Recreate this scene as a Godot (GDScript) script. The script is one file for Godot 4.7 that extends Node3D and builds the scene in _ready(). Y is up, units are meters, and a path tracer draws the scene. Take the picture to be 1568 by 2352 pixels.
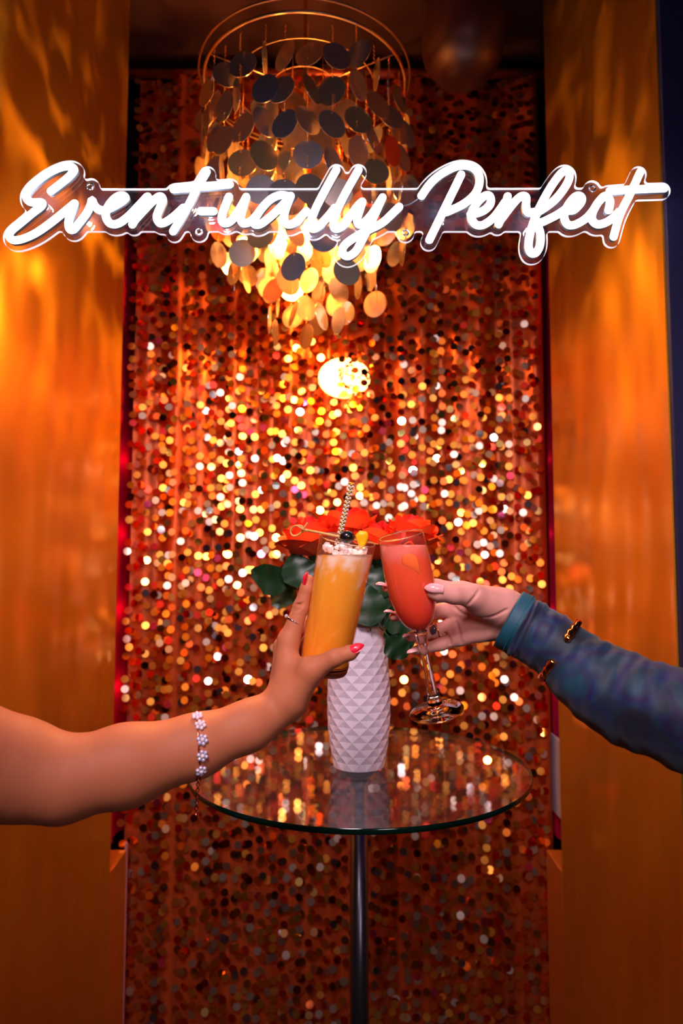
extends Node3D

# ---------------------------------------------------------------- view geometry
const F := 1600.0                      # focal length in pixels of the 1568 x 2352 frame
const TILT := 0.0716                   # the camera looks up by about four degrees
const EYE := Vector3(0, 1.45, 0)
var rng := RandomNumberGenerator.new()
var M := {}

func ray(px: float, py: float) -> Vector3:            # direction with depth 1 along the lens axis
	var u := (px - 784.0) / F
	var v := (1176.0 - py) / F
	return Vector3(u, v * cos(TILT) + sin(TILT), -(cos(TILT) - v * sin(TILT)))

func at(px: float, py: float, depth: float) -> Vector3:
	return EYE + ray(px, py) * depth

func on_plane(px: float, py: float, away: float) -> Vector3:   # point on the upright plane z = -away
	var r := ray(px, py)
	return EYE + r * (away / -r.z)

# ---------------------------------------------------------------- node helpers
func put(called: String, mesh: Mesh, material: Material, parent: Node = self) -> MeshInstance3D:
	var o := MeshInstance3D.new()
	o.name = called
	o.mesh = mesh
	o.material_override = material
	parent.add_child(o, true)
	return o

func tag(o: Node, label: String, category: String, group := "", kind := "") -> void:
	if label: o.set_meta("label", label)
	if category: o.set_meta("category", category)
	if group: o.set_meta("group", group)
	if kind: o.set_meta("kind", kind)

func thing(called: String, label: String, category: String, where := Vector3.ZERO, group := "") -> Node3D:
	var o := Node3D.new()
	o.name = called
	add_child(o, true)
	o.position = where
	tag(o, label, category, group)
	return o

func structure(called: String, mesh: Mesh, material: Material) -> MeshInstance3D:
	var o := put(called, mesh, material)
	o.set_meta("kind", "structure")
	return o

# ---------------------------------------------------------------- mesh helpers
func begin(smooth := true) -> SurfaceTool:
	var st := SurfaceTool.new()
	st.begin(Mesh.PRIMITIVE_TRIANGLES)
	st.set_smooth_group(0 if smooth else -1)
	return st

func done(st: SurfaceTool) -> ArrayMesh:
	st.generate_normals()
	return st.commit()

func tri(st: SurfaceTool, a: Vector3, b: Vector3, c: Vector3) -> void:   # a b c anticlockwise seen from outside
	st.add_vertex(a); st.add_vertex(c); st.add_vertex(b)

func quad(st: SurfaceTool, a: Vector3, b: Vector3, c: Vector3, d: Vector3) -> void:
	tri(st, a, b, c); tri(st, a, c, d)

func sheet(st: SurfaceTool, rows: Array, closed := false, flip := false) -> void:
	for i in rows.size() - 1:
		var p: PackedVector3Array = rows[i]
		var q: PackedVector3Array = rows[i + 1]
		var n := p.size()
		for j in (n if closed else n - 1):
			var k := (j + 1) % n
			if flip: quad(st, p[j], q[j], q[k], p[k])
			else: quad(st, p[j], p[k], q[k], q[j])

func fan(st: SurfaceTool, ring: PackedVector3Array, tip: Vector3, flip := false) -> void:
	for j in ring.size():
		var k := (j + 1) % ring.size()
		if flip: tri(st, ring[k], ring[j], tip)
		else: tri(st, ring[j], ring[k], tip)

func circle(c: Vector3, x: Vector3, y: Vector3, rx: float, ry: float, n: int) -> PackedVector3Array:
	var out := PackedVector3Array()
	for j in n:
		var a := TAU * j / n
		out.append(c + x * (cos(a) * rx) + y * (sin(a) * ry))
	return out

func tube(st: SurfaceTool, pts: PackedVector3Array, radii: PackedFloat32Array, n := 8, caps := true, closed := false) -> void:
	var rows := []
	var last := pts.size() - 1
	var side := Vector3.ZERO
	for i in pts.size():
		var t: Vector3
		if closed: t = pts[(i + 1) % pts.size()] - pts[(i + last) % pts.size()]
		else: t = pts[mini(i + 1, last)] - pts[maxi(i - 1, 0)]
		t = t.normalized()
		if side == Vector3.ZERO:
			side = t.cross(Vector3.UP if absf(t.y) < 0.9 else Vector3.RIGHT).normalized()
		side = (side - t * side.dot(t)).normalized()
		rows.append(circle(pts[i], side, t.cross(side), radii[i % radii.size()], radii[i % radii.size()], n))
	if closed: rows.append(rows[0])
	sheet(st, rows, true)
	if caps and not closed:
		fan(st, rows[0], pts[0], true)
		fan(st, rows[last], pts[last])

func lathe(st: SurfaceTool, profile: PackedVector2Array, n := 32) -> void:   # profile of (radius, height) running upwards on the outside
	var rows := []
	for p in profile:
		rows.append(circle(Vector3(0, p.y, 0), Vector3.RIGHT, Vector3.FORWARD, p.x, p.x, n))
	sheet(st, rows, true)

func lathed(profile: PackedVector2Array, n := 32) -> ArrayMesh:
	var st := begin()
	lathe(st, profile, n)
	return done(st)

func box(st: SurfaceTool, lo: Vector3, hi: Vector3, b := 0.0) -> void:   # a box with chamfered edges
	if b <= 0.0:
		b = minf(0.002, (hi - lo)[(hi - lo).min_axis_index()] * 0.2)
	for ax in 3:
		for s in [0, 1]:
			var u: int = (ax + 1) % 3
			var v: int = (ax + 2) % 3
			var p := []
			for k in [[0, 0], [1, 0], [1, 1], [0, 1]]:
				var c := Vector3.ZERO
				c[ax] = hi[ax] if s else lo[ax]
				c[u] = hi[u] - b if k[0] else lo[u] + b
				c[v] = hi[v] - b if k[1] else lo[v] + b
				p.append(c)
			if s: quad(st, p[0], p[1], p[2], p[3])
			else: quad(st, p[3], p[2], p[1], p[0])
	var mid := (lo + hi) / 2
	for ax in 3:
		var u: int = (ax + 1) % 3
		var v: int = (ax + 2) % 3
		for su in [-1, 1]:
			for sv in [-1, 1]:
				var e := []
				for k in [[0, 0], [0, 1], [1, 1], [1, 0]]:
					var c := Vector3.ZERO
					c[ax] = hi[ax] - b if k[0] else lo[ax] + b
					var cu: float = hi[u] if su > 0 else lo[u]
					var cv: float = hi[v] if sv > 0 else lo[v]
					c[u] = cu if k[1] == 0 else cu - su * b
					c[v] = cv - sv * b if k[1] == 0 else cv
					e.append(c)
				face_out(st, e[0], e[1], e[2], mid)
				face_out(st, e[0], e[2], e[3], mid)
	for sx in [-1, 1]:
		for sy in [-1, 1]:
			for sz in [-1, 1]:
				var c := Vector3(hi.x if sx > 0 else lo.x, hi.y if sy > 0 else lo.y, hi.z if sz > 0 else lo.z)
				var q := Vector3(sx, sy, sz) * b
				face_out(st, c - Vector3(0, q.y, q.z), c - Vector3(q.x, 0, q.z), c - Vector3(q.x, q.y, 0), mid)

func face_out(st: SurfaceTool, a: Vector3, b: Vector3, c: Vector3, mid: Vector3) -> void:
	if (b - a).cross(c - a).dot(a - mid) < 0: tri(st, a, c, b)
	else: tri(st, a, b, c)

func boxed(lo: Vector3, hi: Vector3, b := 0.0) -> ArrayMesh:
	var st := begin(false)
	box(st, Vector3(minf(lo.x, hi.x), minf(lo.y, hi.y), minf(lo.z, hi.z)), Vector3(maxf(lo.x, hi.x), maxf(lo.y, hi.y), maxf(lo.z, hi.z)), b)
	return done(st)

func ball(st: SurfaceTool, c: Vector3, r: float, n := 10, stretch := Vector3.ONE, basis_ := Basis()) -> void:
	var rows := []
	for i in n / 2 + 1:
		var a := PI * i / (n / 2) - PI / 2
		var row := PackedVector3Array()
		for j in n:
			var b := -TAU * j / n
			row.append(c + basis_ * (Vector3(cos(a) * cos(b), sin(a), cos(a) * sin(b)) * stretch * r))
		rows.append(row)
	sheet(st, rows, true)

func smooth_path(p: PackedVector2Array, step := 5) -> PackedVector2Array:   # Catmull-Rom
	var out := PackedVector2Array()
	for i in p.size() - 1:
		var a := p[maxi(i - 1, 0)]
		var d := p[mini(i + 2, p.size() - 1)]
		for k in step:
			out.append(p[i].cubic_interpolate(p[i + 1], a, d, float(k) / step))
	out.append(p[p.size() - 1])
	return out

func path3(p: Array, step := 6) -> PackedVector3Array:
	var out := PackedVector3Array()
	for i in p.size() - 1:
		var a: Vector3 = p[maxi(i - 1, 0)]
		var b: Vector3 = p[i]
		for k in step:
			out.append(b.cubic_interpolate(p[i + 1], a, p[mini(i + 2, p.size() - 1)], float(k) / step))
	out.append(p[p.size() - 1])
	return out

func upright(axis: Vector3) -> Basis:      # a basis whose y runs along axis and whose z looks back at the viewer
	var y := axis.normalized()
	var x := y.cross(Vector3(0, 0, 1)).normalized()
	return Basis(x, y, x.cross(y))

# ---------------------------------------------------------------- materials
func mat(color: Color, rough := 0.6, metal := 0.0) -> StandardMaterial3D:
	var m := StandardMaterial3D.new()
	m.albedo_color = color
	m.roughness = rough
	m.metallic = metal
	return m

func noise(freq: float, octaves := 4, seed_ := 1, kind := FastNoiseLite.TYPE_SIMPLEX_SMOOTH) -> FastNoiseLite:
	var n := FastNoiseLite.new()
	n.noise_type = kind
	n.frequency = freq
	n.seed = seed_
	n.fractal_octaves = octaves
	return n

func noise_map(n: FastNoiseLite, size := 256, bump := 0.0, ramp: Gradient = null) -> NoiseTexture2D:
	var t := NoiseTexture2D.new()
	t.width = size
	t.height = size
	t.seamless = true
	t.noise = n
	if bump > 0.0:
		t.as_normal_map = true
		t.bump_strength = bump
	if ramp: t.color_ramp = ramp
	return t

func glow(color: Color, energy: float) -> StandardMaterial3D:
	var m := mat(color, 0.5)
	m.emission_enabled = true
	m.emission = color
	m.emission_energy_multiplier = energy
	return m

func pane(color: Color, alpha: float, rough := 0.03) -> StandardMaterial3D:
	var m := mat(Color(color, alpha), rough)
	m.transparency = BaseMaterial3D.TRANSPARENCY_ALPHA
	return m

func solid_glass(color: Color) -> StandardMaterial3D:
	var m := mat(Color(color, 0.0), 0.0)
	m.refraction_enabled = true
	m.refraction_scale = 0.05
	return m

func make_materials() -> void:
	var gold := mat(Color(0.87, 0.635, 0.17), 0.42, 0.86)
	M.gold_wall = gold
	M.gold_low = mat(Color(0.72, 0.42, 0.12), 0.5, 0.5)
	M.maroon = mat(Color(0.17, 0.02, 0.07), 0.85)
	M.magenta = mat(Color(0.75, 0.03, 0.26), 0.55)
	M.grey_wall = mat(Color(0.62, 0.64, 0.72), 0.7)
	M.navy = mat(Color(0.05, 0.04, 0.24), 0.7)
	M.room = mat(Color(0.50, 0.40, 0.45), 0.85)
	M.floor = mat(Color(0.20, 0.13, 0.11), 0.45)
	M.lilac_trim = mat(Color(0.62, 0.42, 0.48), 0.5)
	M.backing = mat(Color(0.74, 0.33, 0.15), 0.38, 0.62)
	M.rod = mat(Color(0.55, 0.22, 0.12), 0.35, 0.6)
	M.tube = glow(Color(1, 1, 1), 1.8)
	M.housing = mat(Color(0.26, 0.27, 0.31), 0.5)
	M.acrylic = pane(Color(0.85, 0.8, 0.95), 0.008)
	M.acrylic_edge = glow(Color(0.92, 0.95, 1.0), 0.9)  # emission stands in for tube light escaping along the panel edge
	M.steel = mat(Color(0.80, 0.80, 0.82), 0.18, 1.0)
	M.dark_steel = mat(Color(0.30, 0.29, 0.32), 0.28, 0.9)
	M.brass = mat(Color(0.90, 0.62, 0.28), 0.25, 1.0)
	M.bulb = glow(Color(1.0, 0.66, 0.28), 14.0)
	M.ring = mat(Color(0.62, 0.50, 0.40), 0.3, 1.0)
	M.disc = []
	for c in [Color(0.83, 0.76, 0.70), Color(0.76, 0.66, 0.60), Color(0.86, 0.72, 0.55), Color(0.72, 0.68, 0.70), Color(0.60, 0.62, 0.72), Color(0.86, 0.36, 0.26)]:  # last tone paints a red reflection into a few discs
		M.disc.append(mat(c, 0.22, 0.92))
	M.plum = mat(Color(0.20, 0.08, 0.10), 0.36, 0.3)
	M.plum.clearcoat_enabled = true
	M.plum.clearcoat = 0.6
	M.table_glass = pane(Color(0.75, 0.9, 0.85), 0.008)
	M.table_glass.metallic_specular = 0.36
	M.table_edge = mat(Color(0.02, 0.10, 0.07), 0.08)
	M.ceramic = mat(Color(0.90, 0.84, 0.88), 0.55)
	M.glass = pane(Color(0.97, 0.95, 0.93), 0.006, 0.02)
	M.thick_glass = solid_glass(Color(1, 1, 1))
	var od := mat(Color(1, 1, 1), 0.25)
	od.vertex_color_use_as_albedo = true
	od.subsurf_scatter_enabled = true
	od.subsurf_scatter_strength = 0.5
	M.drink = od
	M.ice = mat(Color(1.0, 0.90, 0.86), 0.15)
	M.pink_surface = mat(Color(0.98, 0.45, 0.42), 0.1)
	M.straw = mat(Color(0.95, 0.66, 0.16), 0.4, 0.2)
	M.straw_mark = mat(Color(0.97, 0.93, 0.86), 0.5)
	M.straw_dark = mat(Color(0.20, 0.12, 0.08), 0.5)
	M.bamboo = mat(Color(0.83, 0.62, 0.32), 0.5)
	M.cherry = mat(Color(0.05, 0.01, 0.03), 0.12)
	M.cherry.clearcoat_enabled = true
	M.cherry.clearcoat = 0.35
	M.lemon = mat(Color(1.0, 0.74, 0.04), 0.4)
	M.wedge = mat(Color(0.98, 0.40, 0.10), 0.7)
	M.tan_skin = skin(Color(0.73, 0.42, 0.28))
	M.pale_skin = skin(Color(0.84, 0.58, 0.52))
	M.pink_nail = mat(Color(0.90, 0.06, 0.20), 0.12)
	M.pink_nail.clearcoat_enabled = true
	M.pink_nail.clearcoat = 1.0
	M.nude_nail = mat(Color(0.93, 0.66, 0.66), 0.15)
	M.nude_nail.clearcoat_enabled = true
	M.nude_nail.clearcoat = 1.0
	var g := Gradient.new()
	g.offsets = PackedFloat32Array([0.0, 0.36, 0.46, 0.56, 0.66, 0.82])
	g.colors = PackedColorArray([Color(0.015, 0.02, 0.06), Color(0.03, 0.05, 0.16), Color(0.04, 0.20, 0.28), Color(0.05, 0.08, 0.34), Color(0.12, 0.05, 0.24), Color(0.06, 0.26, 0.34)])
	var sl := mat(Color(1, 1, 1), 0.62)
	sl.albedo_texture = noise_map(noise(0.008, 1, 21), 512, 0.0, g)
	sl.uv1_triplanar = true
	sl.uv1_scale = Vector3(4.5, 4.5, 4.5)
	sl.rim_enabled = true
	sl.rim = 0.3
	M.sleeve = sl
	M.cuff = mat(Color(0.06, 0.29, 0.36), 0.6)
	M.thread = mat(Color(0.03, 0.42, 0.46), 0.6)
	M.gold = mat(Color(1.0, 0.62, 0.26), 0.16, 1.0)
	M.rose_gold = mat(Color(0.86, 0.48, 0.38), 0.2, 1.0)
	M.pearl = mat(Color(0.93, 0.84, 0.88), 0.15)
	M.pearl.clearcoat_enabled = true
	M.pearl.clearcoat = 1.0
	M.crystal = mat(Color(0.90, 0.86, 0.94), 0.08, 0.4)
	M.petals = []
	for c in [Color(0.96, 0.25, 0.07), Color(0.93, 0.16, 0.07), Color(0.98, 0.36, 0.10), Color(0.85, 0.07, 0.08)]:
		var p := mat(c, 0.55)
		p.backlight_enabled = true
		p.backlight = Color(0.35, 0.08, 0.02)
		M.petals.append(p)
	M.leaf = mat(Color(0.09, 0.22, 0.10), 0.42)
	M.leaf.backlight_enabled = true
	M.leaf.backlight = Color(0.05, 0.10, 0.03)
	M.stem = mat(Color(0.10, 0.22, 0.07), 0.5)
	M.led = glow(Color(1.0, 0.04, 0.30), 1.0)

func skin(c: Color) -> StandardMaterial3D:
	var m := mat(c, 0.58)
	m.metallic_specular = 0.38
	m.rim_enabled = true
	m.rim = 0.15
	return m

# ---------------------------------------------------------------- bodies: smooth union of tapered capsules, meshed as surface nets
class Body:
	var a := PackedVector3Array()
	var b := PackedVector3Array()
	var ra := PackedFloat32Array()
	var rb := PackedFloat32Array()
	var group := PackedInt32Array()          # 0 the body, 1.. a finger
	var ca := PackedVector3Array()           # creases
	var cb := PackedVector3Array()
	var cr := PackedFloat32Array()
	var near_all := PackedInt32Array()
	const KB := 0.014
	const KF := 0.004
	const KJ := 0.008

	func bone(p: Vector3, q: Vector3, r0: float, r1: float, g := 0) -> void:
		a.append(p); b.append(q); ra.append(r0); rb.append(r1); group.append(g)
		near_all.append(a.size() - 1)

	func chain(p: Array, r: Array, g: int) -> void:
		for i in p.size() - 1:
			bone(p[i], p[i + 1], r[i], r[i + 1], g)

	func one(i: int, p: Vector3) -> float:
		var ab := b[i] - a[i]
		var t := clampf((p - a[i]).dot(ab) / ab.length_squared(), 0.0, 1.0)
		return p.distance_to(a[i] + ab * t) - lerpf(ra[i], rb[i], t)

	func value(p: Vector3, which: PackedInt32Array) -> float:
		var body := 1.0
		var finger := PackedFloat32Array([1.0, 1.0, 1.0, 1.0, 1.0, 1.0])
		for i in which:
			var ai := a[i]
			var ab := b[i] - ai
			var t := clampf((p - ai).dot(ab) / ab.length_squared(), 0.0, 1.0)
			var d := p.distance_to(ai + ab * t) - (ra[i] + (rb[i] - ra[i]) * t)
			var g := group[i]
			if g == 0:
				var h := maxf(KB - absf(body - d), 0.0)
				body = minf(body, d) - h * h / (4.0 * KB)
			else:
				var f := finger[g]
				var h := maxf(KF - absf(f - d), 0.0)
				finger[g] = minf(f, d) - h * h / (4.0 * KF)
		var out := body
		for g in range(1, 6):
			var f := finger[g]
			if f < 0.9:
				var h := maxf(KJ - absf(body - f), 0.0)
				out = minf(out, minf(body, f) - h * h / (4.0 * KJ))
		for i in ca.size():
			var ab := cb[i] - ca[i]
			var t := clampf((p - ca[i]).dot(ab) / ab.length_squared(), 0.0, 1.0)
			var cut := cr[i] - p.distance_to(ca[i] + ab * t)
			if cut > -0.006:
				var h := maxf(0.003 - absf(out - cut), 0.0)
				out = maxf(out, cut) + h * h / 0.012
		return out

	func normal(p: Vector3, which: PackedInt32Array) -> Vector3:
		var e := 0.0008
		return Vector3(value(p + Vector3(e, 0, 0), which) - value(p - Vector3(e, 0, 0), which), value(p + Vector3(0, e, 0), which) - value(p - Vector3(0, e, 0), which), value(p + Vector3(0, 0, e), which) - value(p - Vector3(0, 0, e), which)).normalized()

	func hit(from: Vector3, dir: Vector3, far := 2.0) -> Vector3:        # the first surface point along a ray
		var t := 0.0
		var d := dir.normalized()
		for k in 120:
			var v := value(from + d * t, near_all)
			if v < 0.0002 or t > far: break
			t += v * 0.8
		return from + d * t

	func crease(p: Vector3, q: Vector3, r: float) -> void:
		ca.append(p); cb.append(q); cr.append(r)

	func mesh(h: float) -> ArrayMesh:
		var lo := a[0]
		var hi := a[0]
		for i in a.size():
			var r := Vector3.ONE * (maxf(ra[i], rb[i]) + 0.012)
			lo = lo.min(a[i] - r).min(b[i] - r)
			hi = hi.max(a[i] + r).max(b[i] + r)
		var B := 6
		var nb := Vector3i(((hi - lo) / (h * B)).ceil()) + Vector3i.ONE
		var n := nb * B
		var sy := n.x
		var sz := n.x * n.y
		var vals := PackedFloat32Array()
		vals.resize(n.x * n.y * n.z)
		vals.fill(1.0)
		var active := []
		var reach := B * h * 0.87 + 2.0 * h
		for bz in nb.z:
			for by in nb.y:
				for bx in nb.x:
					var c := lo + Vector3(bx + 0.5, by + 0.5, bz + 0.5) * (h * B)
					var near := PackedInt32Array()
					var best := 1.0
					for i in a.size():
						var d := one(i, c)
						best = minf(best, d)
						if d < reach + 0.02: near.append(i)
					var base := bx * B + by * B * sy + bz * B * sz
					if best > reach + 0.012: continue
					var dc := value(c, near) if near.size() else best
					if absf(dc) > reach:
						for k in B: for j in B: for i in B: vals[base + i + j * sy + k * sz] = dc
						continue
					active.append([bx, by, bz, near])
					for k in B:
						for j in B:
							for i in B:
								vals[base + i + j * sy + k * sz] = value(lo + Vector3(bx * B + i, by * B + j, bz * B + k) * h, near)
		var ids := {}
		var verts := PackedVector3Array()
		var norms := PackedVector3Array()
		var corner := [0, 1, sy, 1 + sy, sz, 1 + sz, sy + sz, 1 + sy + sz]
		var offs := [Vector3(0, 0, 0), Vector3(1, 0, 0), Vector3(0, 1, 0), Vector3(1, 1, 0), Vector3(0, 0, 1), Vector3(1, 0, 1), Vector3(0, 1, 1), Vector3(1, 1, 1)]
		var edges := [[0, 1], [2, 3], [4, 5], [6, 7], [0, 2], [1, 3], [4, 6], [5, 7], [0, 4], [1, 5], [2, 6], [3, 7]]
		var cells := PackedInt32Array()
		for blk in active:
			for k in B:
				for j in B:
					for i in B:
						var x: int = blk[0] * B + i
						var y: int = blk[1] * B + j
						var z: int = blk[2] * B + k
						if x >= n.x - 1 or y >= n.y - 1 or z >= n.z - 1: continue
						var at_ := x + y * sy + z * sz
						var inside := 0
						for c in corner:
							if vals[at_ + c] < 0.0: inside += 1
						if inside == 0 or inside == 8: continue
						var sum := Vector3.ZERO
						var m := 0
						for e in edges:
							var v0: float = vals[at_ + corner[e[0]]]
							var v1: float = vals[at_ + corner[e[1]]]
							if (v0 < 0.0) != (v1 < 0.0):
								sum += offs[e[0]].lerp(offs[e[1]], v0 / (v0 - v1))
								m += 1
						ids[at_] = verts.size()
						cells.append(at_)
						var p := lo + (Vector3(x, y, z) + sum / m) * h
						verts.append(p)
						norms.append(normal(p, blk[3]))
		var index := PackedInt32Array()
		var across := [[sy, sz], [sz, 1], [1, sy]]
		var along := [1, sy, sz]
		for at_ in cells:
			var v0: float = vals[at_]
			for ax in 3:
				var v1: float = vals[at_ + along[ax]]
				if (v0 < 0.0) == (v1 < 0.0): continue
				var q := [at_, at_ - across[ax][0], at_ - across[ax][0] - across[ax][1], at_ - across[ax][1]]
				var ok := true
				for c in q:
					if not ids.has(c): ok = false
				if not ok: continue
				var w := [ids[q[0]], ids[q[1]], ids[q[2]], ids[q[3]]]
				if v0 < 0.0: index.append_array(PackedInt32Array([w[0], w[2], w[1], w[0], w[3], w[2]]))
				else: index.append_array(PackedInt32Array([w[0], w[1], w[2], w[0], w[2], w[3]]))
		var arr := []
		arr.resize(Mesh.ARRAY_MAX)
		arr[Mesh.ARRAY_VERTEX] = verts
		arr[Mesh.ARRAY_NORMAL] = norms
		arr[Mesh.ARRAY_INDEX] = index
		var out := ArrayMesh.new()
		out.add_surface_from_arrays(Mesh.PRIMITIVE_TRIANGLES, arr)
		return out

func nail(base: Vector3, tip: Vector3, face: Vector3, wide: float) -> ArrayMesh:
	var along := tip - base
	var n := (face - along * (face.dot(along) / along.length_squared())).normalized()
	var side := along.cross(n).normalized()
	var rows := [[], []]
	for i in 9:
		var s := i / 8.0
		var w := wide * (0.72 + 0.5 * s) * (1.0 if s < 0.35 else pow(maxf(0.0, 1.0 - pow((s - 0.35) / 0.65, 1.9)), 0.8) * 0.92 + 0.08)
		var top := PackedVector3Array()
		var low := PackedVector3Array()
		for j in 9:
			var t := j / 4.0 - 1.0
			var p := base + along * s + side * (w * t) + n * ((1.0 - t * t) * w * 0.55 + sin(s * PI) * along.length() * 0.07)
			top.append(p)
			low.append(p - n * 0.0011)
		rows[0].append(top)
		rows[1].append(low)
	var st := begin()
	sheet(st, rows[0])
	sheet(st, rows[1], false, true)
	for i in 8:
		for j in [0, 8]:
			var p: Vector3 = rows[0][i][j]; var q: Vector3 = rows[0][i + 1][j]; var r: Vector3 = rows[1][i + 1][j]; var s: Vector3 = rows[1][i][j]
			quad(st, p, q, r, s)
	return done(st)

# ---------------------------------------------------------------- the scene
func _ready() -> void:
	rng.seed = 77
	make_materials()
	camera_and_light()
	room()
	curtain()
	glow_behind_sequins()
	chandelier()
	pendant()
	neon_sign()
	table()
	vase_and_roses()
	tumbler()
	flute()
	left_person()
	right_person()

func camera_and_light() -> void:
	var cam := Camera3D.new()
	cam.name = "camera"
	cam.position = EYE
	cam.rotation = Vector3(TILT, 0, 0)
	var at_ := CameraAttributesPhysical.new()
	at_.frustum_focal_length = 35.0 / 2.0 / (1176.0 / F)
	at_.frustum_focus_distance = 0.97
	at_.exposure_aperture = 4.0
	cam.attributes = at_
	add_child(cam)
	cam.fov = rad_to_deg(2.0 * atan(1176.0 / F))
	cam.current = true
	var we := WorldEnvironment.new()
	we.name = "environment"
	var e := Environment.new()
	e.background_mode = Environment.BG_COLOR
	e.background_color = Color(0.0, 0.0, 0.0)
	e.tonemap_mode = Environment.TONE_MAPPER_LINEAR
	e.tonemap_exposure = 1.0
	e.sdfgi_enabled = true
	e.ssao_enabled = true
	e.ssil_enabled = true
	we.environment = e
	add_child(we)
	# two spot lamps added behind the viewer, standing in for the room light
	added_spot_lamp("unseen frosted spot lamp added behind the viewer as key light, hung from the ceiling", Vector3(-0.25, 2.62, 0.5), Vector3(0.0, 1.42, -1.35), 4.3, 0.24, true)
	added_spot_lamp("unseen frosted spot lamp added behind the viewer as fill light, on a floor stand", Vector3(0.55, 1.85, 0.75), Vector3(0.05, 1.45, -1.35), 0.85, 0.20, false)
	added_globe_lamp()

func added_globe_lamp() -> void:  # added lamp, lifts the unseen room that sequins and discs mirror
	var c := Vector3(0.7, 2.62, 1.9)
	var lamp := thing("added_globe_lamp", "unseen pinkish globe lamp added behind the viewer to brighten the room", "lamp", c)
	var st := begin()
	ball(st, Vector3.ZERO, 0.12, 24)
	put("globe", done(st), glow(Color(1.0, 0.78, 0.82), 2.0), lamp)
	var rod := begin()
	tube(rod, PackedVector3Array([Vector3(0, 0.115, 0), Vector3(0, CEIL - c.y, 0)]), PackedFloat32Array([0.006]), 8)
	put("rod", done(rod), M.dark_steel, lamp)
	omni("added_globe_light", Vector3.ZERO, Color(1.0, 0.78, 0.82), 0.28, 0.10, lamp)

func added_spot_lamp(label: String, where: Vector3, aim: Vector3, energy: float, size: float, hung: bool) -> void:
	var key := SpotLight3D.new()
	key.name = "added_spot_light"
	add_child(key, true)
	key.look_at_from_position(where, aim)
	key.light_color = Color(1.0, 0.90, 0.95)
	key.light_energy = energy
	key.light_size = size
	key.spot_angle = 27.0
	key.spot_angle_attenuation = 1.0
	key.spot_range = 12.0
	key.spot_attenuation = 2.0
	key.shadow_enabled = true
	var lamp := thing("added_spot_lamp", label, "lamp", where)
	lamp.basis = key.basis
	var k := size / 0.24
	var head := PackedVector2Array()
	for p in [[0.001, 0.44], [0.12, 0.44], [0.25, 0.36], [0.27, 0.27], [0.26, 0.265], [0.255, 0.275], [0.001, 0.28]]: head.append(Vector2(p[0], p[1]) * k)
	put("housing", lathed_along_z(head), M.dark_steel, lamp)
	var face := PackedVector2Array()
	for p in [[0.001, 0.270], [0.254, 0.268], [0.254, 0.264], [0.001, 0.262]]: face.append(Vector2(p[0], p[1]) * k)
	put("lamp_face", lathed_along_z(face), glow(Color(1.0, 0.90, 0.95), 1.0), lamp)
	var st := begin()
	var foot := Vector3(where.x, CEIL if hung else 0.0, where.z + 0.40 * k)
	tube(st, PackedVector3Array([Vector3(0, 0, 0.42 * k), lamp.basis.inverse() * (foot - where)]), PackedFloat32Array([0.012]), 10)
	put("hanger" if hung else "stand", done(st), M.dark_steel, lamp)

func lathed_along_z(profile: PackedVector2Array) -> ArrayMesh:
	var st := begin()
	var rows := []
	for p in profile: rows.append(circle(Vector3(0, 0, p.y), Vector3.RIGHT, Vector3.UP, p.x, p.x, 40))
	sheet(st, rows, true)
	return done(st)

func omni(called: String, where: Vector3, color: Color, energy: float, size: float, parent: Node = self) -> void:
	var l := OmniLight3D.new()
	l.name = called
	parent.add_child(l, true)
	l.position = where
	l.light_color = color
	l.light_energy = energy
	l.light_size = size
	l.omni_range = 12.0
	l.omni_attenuation = 2.0
	l.shadow_enabled = true

const CURTAIN := 2.15
const CEIL := 3.15

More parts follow.
